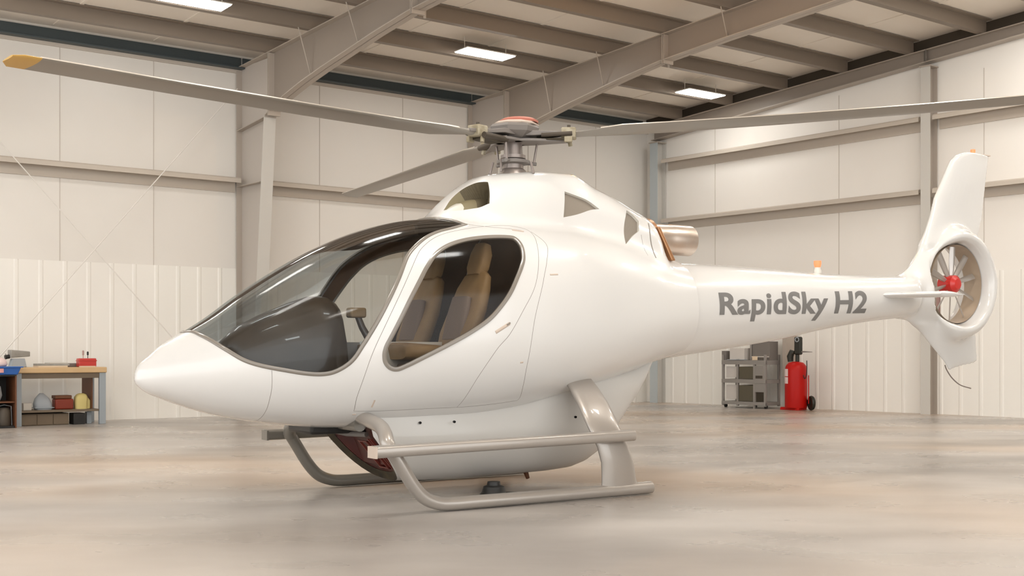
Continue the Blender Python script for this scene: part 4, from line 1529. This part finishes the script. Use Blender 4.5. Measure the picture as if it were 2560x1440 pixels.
# black cabinet and blue crate left of the bench
cb = thing('tool_cabinet', 'black open cabinet cut by the left edge beside the workbench', 'cabinet', R(13.06, 1.20, 0), ANG_L)
part(cb, 'carcass_back', M['cab_black'], (-.36, .50, 0), (.25, .52, .72))
part(cb, 'side_panel', M['cab_brown'], (.235, .0, 0), (.255, .52, .72))
part(cb, 'side_panel', M['cab_black'], (-.36, .0, 0), (-.34, .52, .72))
part(cb, 'top', M['cab_black'], (-.36, .0, .70), (.255, .52, .72))
part(cb, 'shelf', M['cab_brown'], (-.34, .02, .34), (.235, .50, .36))
part(cb, 'shelf', M['cab_black'], (-.34, .02, .0), (.235, .50, .03))
bc = thing('blue_crate', 'blue plastic crate with a pink label on top of the black cabinet', 'crate', R(13.03, 1.18, .722), ANG_L)
MB().loft([[(-.30, -.03, 0), (.24, -.03, 0), (.24, .13, 0), (-.30, .13, 0)], [(-.34, -.06, .11), (.28, -.06, .11), (.28, .15, .11), (-.34, .15, .11)]]).build('body', M['blue'], bc, bevel=.012)
MB().box((-.36, -.08, .095), (.30, .165, .112)).build('rim', M['blue'], bc, bevel=.006)
MB().box((-.16, -.062, .03), (.05, -.045, .085)).build('label', M['pink'], bc)
o = MB().lathe([(0, 0), (.10, 0), (.12, .03), (.10, .09), (.05, .12), (0, .125)], (0, 0, 0), 'z', 24).build('plastic_tub', M['label'], None, smooth=60)
o.location = R(13.02, 1.12, .836)
tag(o, 'white rounded tub standing on the blue crate at the left edge', 'tub')
cs = thing('black_canister', 'black canister with a wire handle on the cabinet floor', 'canister', R(12.93, 1.08, .032), ANG_L)
MB().lathe([(0, 0), (.085, 0), (.09, .02), (.085, .20), (.06, .24), (0, .245)], (0, 0, 0), 'z', 20).build('body', M['hub_dark'], cs, smooth=50)
MB().tube([(-.10, 0, .0), (-.09, 0, .26), (.0, 0, .28), (.09, 0, .26), (.10, 0, .0)], .006, 6).build('wire_handle', M['cloth_grey'], cs, smooth=50)
o = MB().lathe([(0, 0), (.09, 0), (.12, .08), (.10, .2), (.03, .26), (0, .26)], (0, 0, 0), 'z', 20).build('grey_helmet_bag', M['cloth_grey'], None, smooth=60)
o.location = R(13.06, 1.03, .362)
tag(o, 'rounded grey bag on the shelf of the black cabinet', 'bag')

# under the bench
ZS = .215
cg = thing('canvas_bag', 'pale grey peaked canvas bag on the lower bench shelf', 'bag', R(12.30, .72, ZS), ANG_L)
rg = []
for z_, w_, d_ in ((0, .11, .08), (.03, .125, .09), (.09, .12, .085), (.16, .095, .06), (.21, .05, .03), (.235, .025, .015)):
    rg.append([(w_ * math.copysign(abs(cos(2 * pi * k / 20)) ** .6, cos(2 * pi * k / 20)) - .1 * z_, d_ * math.copysign(abs(sin(2 * pi * k / 20)) ** .6, sin(2 * pi * k / 20)), z_) for k in range(20)])
MB().loft(rg).build('body', M['cloth_grey'], cg, smooth=60)
MB().box((-.128, -.095, .025), (.128, .095, .035)).build('strap', M['bench_leg'], cg)
solid('cream_carton', M['cream_box'], (-.055, -.06, 0), (.055, .06, .10), 'small cream carton beside the left bench leg on the shelf', 'carton', 12.53, .74, ZS)
rb = thing('rust_red_case', 'rust-red case with a dark lid on the lower bench shelf', 'case', R(12.03, .72, ZS), ANG_L)
MB().box((-.125, -.10, 0), (.125, .10, .15)).build('body', M['rust_box'], rb, bevel=.02)
MB().box((-.13, -.10, .152), (.10, .10, .20)).build('lid', M['cab_brown'], rb, bevel=.01)
ys = thing('yellow_sack', 'pale yellow sack slumped at the right end of the bench shelf', 'sack', R(11.79, .74, ZS), ANG_L)
rg = []
for z_, w_, d_, x_ in ((0, .085, .08, 0), (.10, .088, .082, 0), (.17, .085, .078, .005), (.205, .065, .06, .01), (.222, .03, .03, .01)):
    rg.append([(x_ + w_ * math.copysign(abs(cos(2 * pi * k / 20)) ** .5, cos(2 * pi * k / 20)), d_ * math.copysign(abs(sin(2 * pi * k / 20)) ** .5, sin(2 * pi * k / 20)), z_) for k in range(20)])
MB().loft(rg).build('body', M['yellow_sack'], ys, smooth=60)
MB().loft([[(x_ + .04, y_, z_) for x_, y_ in ((-.03, -.06), (.085, -.05), (.085, .06), (-.03, .06))] for z_ in (0.0, .12)] + [[(x_ + .04, y_, .17) for x_, y_ in ((-.03, -.03), (.05, -.03), (.05, .03), (-.03, .03))]]).build('folded_flap', M['yellow_sack'], ys, bevel=.01)
# drawers on the floor below the shelf
dr = thing('drawer_unit', 'low brown drawer unit on the floor under the workbench', 'drawer unit', R(12.22, .84, 0), ANG_L)
MB().box((-.42, .0, 0), (.23, .42, .165)).build('body', M['drawer'], dr, bevel=.005)
for x0, x1 in ((-.415, -.21), (-.20, .01), (.02, .225)):
    MB().box((x0, -.014, .012), (x1, -.001, .155)).build('drawer', M['drawer'], dr, bevel=.003)
solid('black_crate', M['dark'], (-.08, -.10, 0), (.08, .12, .16), 'small black crate on the floor right of the brown drawers', 'crate', 11.85, .78, 0)
solid('blue_grey_tin', M['bench_leg'], (-.035, -.05, 0), (.035, .05, .17), 'blue-grey tin on the floor beside the right bench leg', 'tin', 11.68, .74, 0)

# ------------------------------------------------------------------ utility cart and extinguisher at the gable wall
ct = thing('utility_cart', 'grey steel shelf cart against the gable wall under the tail boom', 'cart', R(.75, 3.10, 0), ANG_R)
# local x to the right along the wall, -y into the room; about .95 m wide
for x in (-.44, -.10, .28, .52):
    for y in ((0, .40) if x in (-.44, .52) else (0,)):
        part(ct, 'post', M['cart'], (x - .02, y - .02, .04 if x != .28 else 0), (x + .02, y + .02, .98 if x in (-.44, .52) else .90), .003)
for z0, z1 in ((.06, .12), (.46, .53), (.80, .88)):
    part(ct, 'shelf', M['cart'], (-.46, -.03, z0), (.54, .42, z1), .004)
part(ct, 'bin', M['cart_dark'], (-.075, .0, .535), (.26, .36, .76))
part(ct, 'bin', M['cart_dark'], (-.075, .0, .125), (.26, .36, .42))
part(ct, 'side_panel', M['cart_light'], (-.41, .05, .56), (-.13, .07, .76))
part(ct, 'side_panel', M['cart_light'], (-.41, .05, .16), (-.13, .07, .42))
part(ct, 'door', M['cart'], (.30, -.02, .30), (.50, .0, .78))
part(ct, 'door_slot', M['hub_dark'], (.32, -.026, .55), (.47, -.018, .60), .001)
for x in (-.42, .26, .50):
    MB().lathe([(0, -.015), (.035, -.015), (.035, .015), (0, .015)], (x, .05, .036), 'x', 16).build('castor', M['dark'], ct, smooth=40)
bt = thing('grey_cabinet_box', 'tall grey metal box with pale frame standing on the steel cart', 'box', R(.62, 3.34, .882), ANG_R)
part(bt, 'body', M['hub_grey'], (-.12, .0, 0), (.27, .25, .34))
part(bt, 'frame', M['cart'], (-.16, -.02, 0), (-.125, .26, .34))
part(bt, 'front_rail', M['cart_light'], (-.12, -.025, .05), (.26, -.002, .07), .001)
solid('pale_bin', M['cart_light'], (-.17, -.02, 0), (.17, .2, .22), 'pale grey bin on the steel cart left of the tall box', 'bin', .70, 2.95, .882, ang=ANG_R)
solid('grey_block', M['hub_grey'], (-.05, -.02, 0), (.05, .1, .17), 'small dark grey block at the left of the cart top', 'box', .72, 2.66, .882, ang=ANG_R)
solid('cream_note_card', M['paper'], (-.06, -.005, 0), (.06, .0, .07), 'cream card leaning at the front edge of the cart top', 'card', .79, 3.42, .882, ang=ANG_R, bev=.0005)
solid('blue_cloth', M['cloth_grey'], (-.19, -.01, 0), (.19, .09, .012), 'blue-grey cloth lying along the front of the cart top', 'cloth', .79, 2.98, .882, ang=ANG_R, bev=.003)
cc = MB().box((-.04, -.16, 0), (.04, .16, .9)).build('wall_channel', M['flange'], None, bevel=.004)
cc.location = R(.22, 3.72, .58)
cc.rotation_euler = (0, 0, ANG_R)
tag(cc, 'tall narrow beige cover on the gable wall behind the steel cart', 'cover')

fe = thing('wheeled_fire_extinguisher', 'big red wheeled fire extinguisher with black valve by the gable wall', 'fire extinguisher', R(.62, 4.18, 0), ANG_R)
MB().lathe([(0, .04), (.19, .04), (.195, .07), (.195, .70), (.18, .78), (.13, .84), (.05, .86), (0, .862)], (0, 0, 0), 'z', 40).build('cylinder', M['ext_red'], fe, smooth=40)
MB().lathe([(.197, .44), (.199, .45), (.199, .70), (.197, .71)], (0, 0, 0), 'z', 40)
lab = MB()
rgl = [(-.199 * sin(q_), -.199 * cos(q_)) for q_ in np.linspace(.15, 1.35, 14)]
for z0, z1 in ((.60, .73), (.47, .585)):
    v = [(x, y, z0) for x, y in rgl] + [(x, y, z1) for x, y in rgl]
    k = len(rgl)
    lab.add(v, [(i, i + 1, k + i + 1, k + i) for i in range(k - 1)])
lab.build('label', M['label'], fe)
MB().lathe([(0, .86), (.035, .86), (.035, .98), (0, .98)], (.03, 0, 0), 'z', 14).build('valve_body', M['ext_black'], fe, smooth=40)
MB().tube([(-.10, -.02, .86), (-.11, -.02, .95), (-.07, -.02, 1.03), (-.02, -.02, 1.02)], [.05, .06, .055, .03], 10).build('coiled_hose', M['ext_black'], fe, smooth=40)
MB().box((-.02, -.04, .98), (.12, .04, 1.30)).build('grip_head', M['ext_black'], fe, bevel=.025)
MB().lathe([(.03, -.045), (.045, -.045), (.045, -.03), (.03, -.03)], (.05, 0, 1.25), 'y', 16, closed=True).build('pull_ring', M['cloth_grey'], fe, smooth=40)
MB().tube([(.0, 0, 1.03), (.16, 0, 1.035), (.34, 0, 1.03)], [.015, .012, .004], 8).build('lever', M['hub_grey'], fe, smooth=40)
MB().tube(arc([(.19, -.05, .62), (.23, -.06, .56), (.26, -.06, .62), (.265, -.05, .75), (.262, -.05, .88)], 6), .008, 8).build('hose', M['dark'], fe, smooth=50)
MB().tube([(.265, .0, .12), (.265, 0, .62)], .009, 8).build('frame_tube', M['ext_red'], fe, smooth=50)
wh = MB().lathe([(.0, -.03), (.03, -.03), (.03, -.02), (.075, -.02), (.085, -.03), (.12, -.028), (.13, 0), (.12, .028), (.085, .03), (.075, .02), (.03, .02), (.03, .03), (0, .03)], (0, 0, 0), 'x', 28).build('wheel', M['ext_black'], fe, smooth=35)
wh.location = (.28, .06, .13)
wh.rotation_euler = (0, 0, radians(58))
MB().cyl((.0, .06, .13), (.27, .06, .13), .012, seg=10).build('axle', M['dark'], fe, smooth=40)
MB().loft([[(-.28, -.10, 0), (.16, -.16, 0), (.16, .10, 0), (-.24, .06, 0)], [(-.27, -.09, .05), (.16, -.15, .045), (.16, .10, .045), (-.23, .05, .05)]]).build('foot_plate', M['ext_red'], fe, bevel=.01)

# dark cable hanging under the roof at the top left corner
cbp = arc([(-.3, 0, .02), (0, 0, -.04), (.25, .05, -.10), (.5, .1, -.09), (.78, .14, .04)], 6)
o = MB().tube(cbp, .016, 8).build('hanging_cable', M['dark'], None, smooth=50)
o.location = R(12.62, 1.0, 5.86)
o.rotation_euler = (0, 0, ANG_L)
tag(o, 'dark cable looped under the roof in the top left corner', 'cable')

# vertical sprinkler drops under the splices of the two rafters
for a_, b_, z0, z1, lb in ((8.83, 4.80, 5.45, 5.93, 'thin vertical pipe drop at the rafter joint near the top edge'),
                           (4.30, 4.72, 5.46, 5.92, 'thin vertical pipe drop beside the far rafter joint')):
    o = MB().tube([(0, 0, 0), (0, 0, z1 - z0)], .018, 10).build('pipe_drop', M['flange'], None, smooth=50)
    o.location = R(a_, b_, z0)
    tag(o, lb, 'pipe', 'pipe drops at the rafter joints')
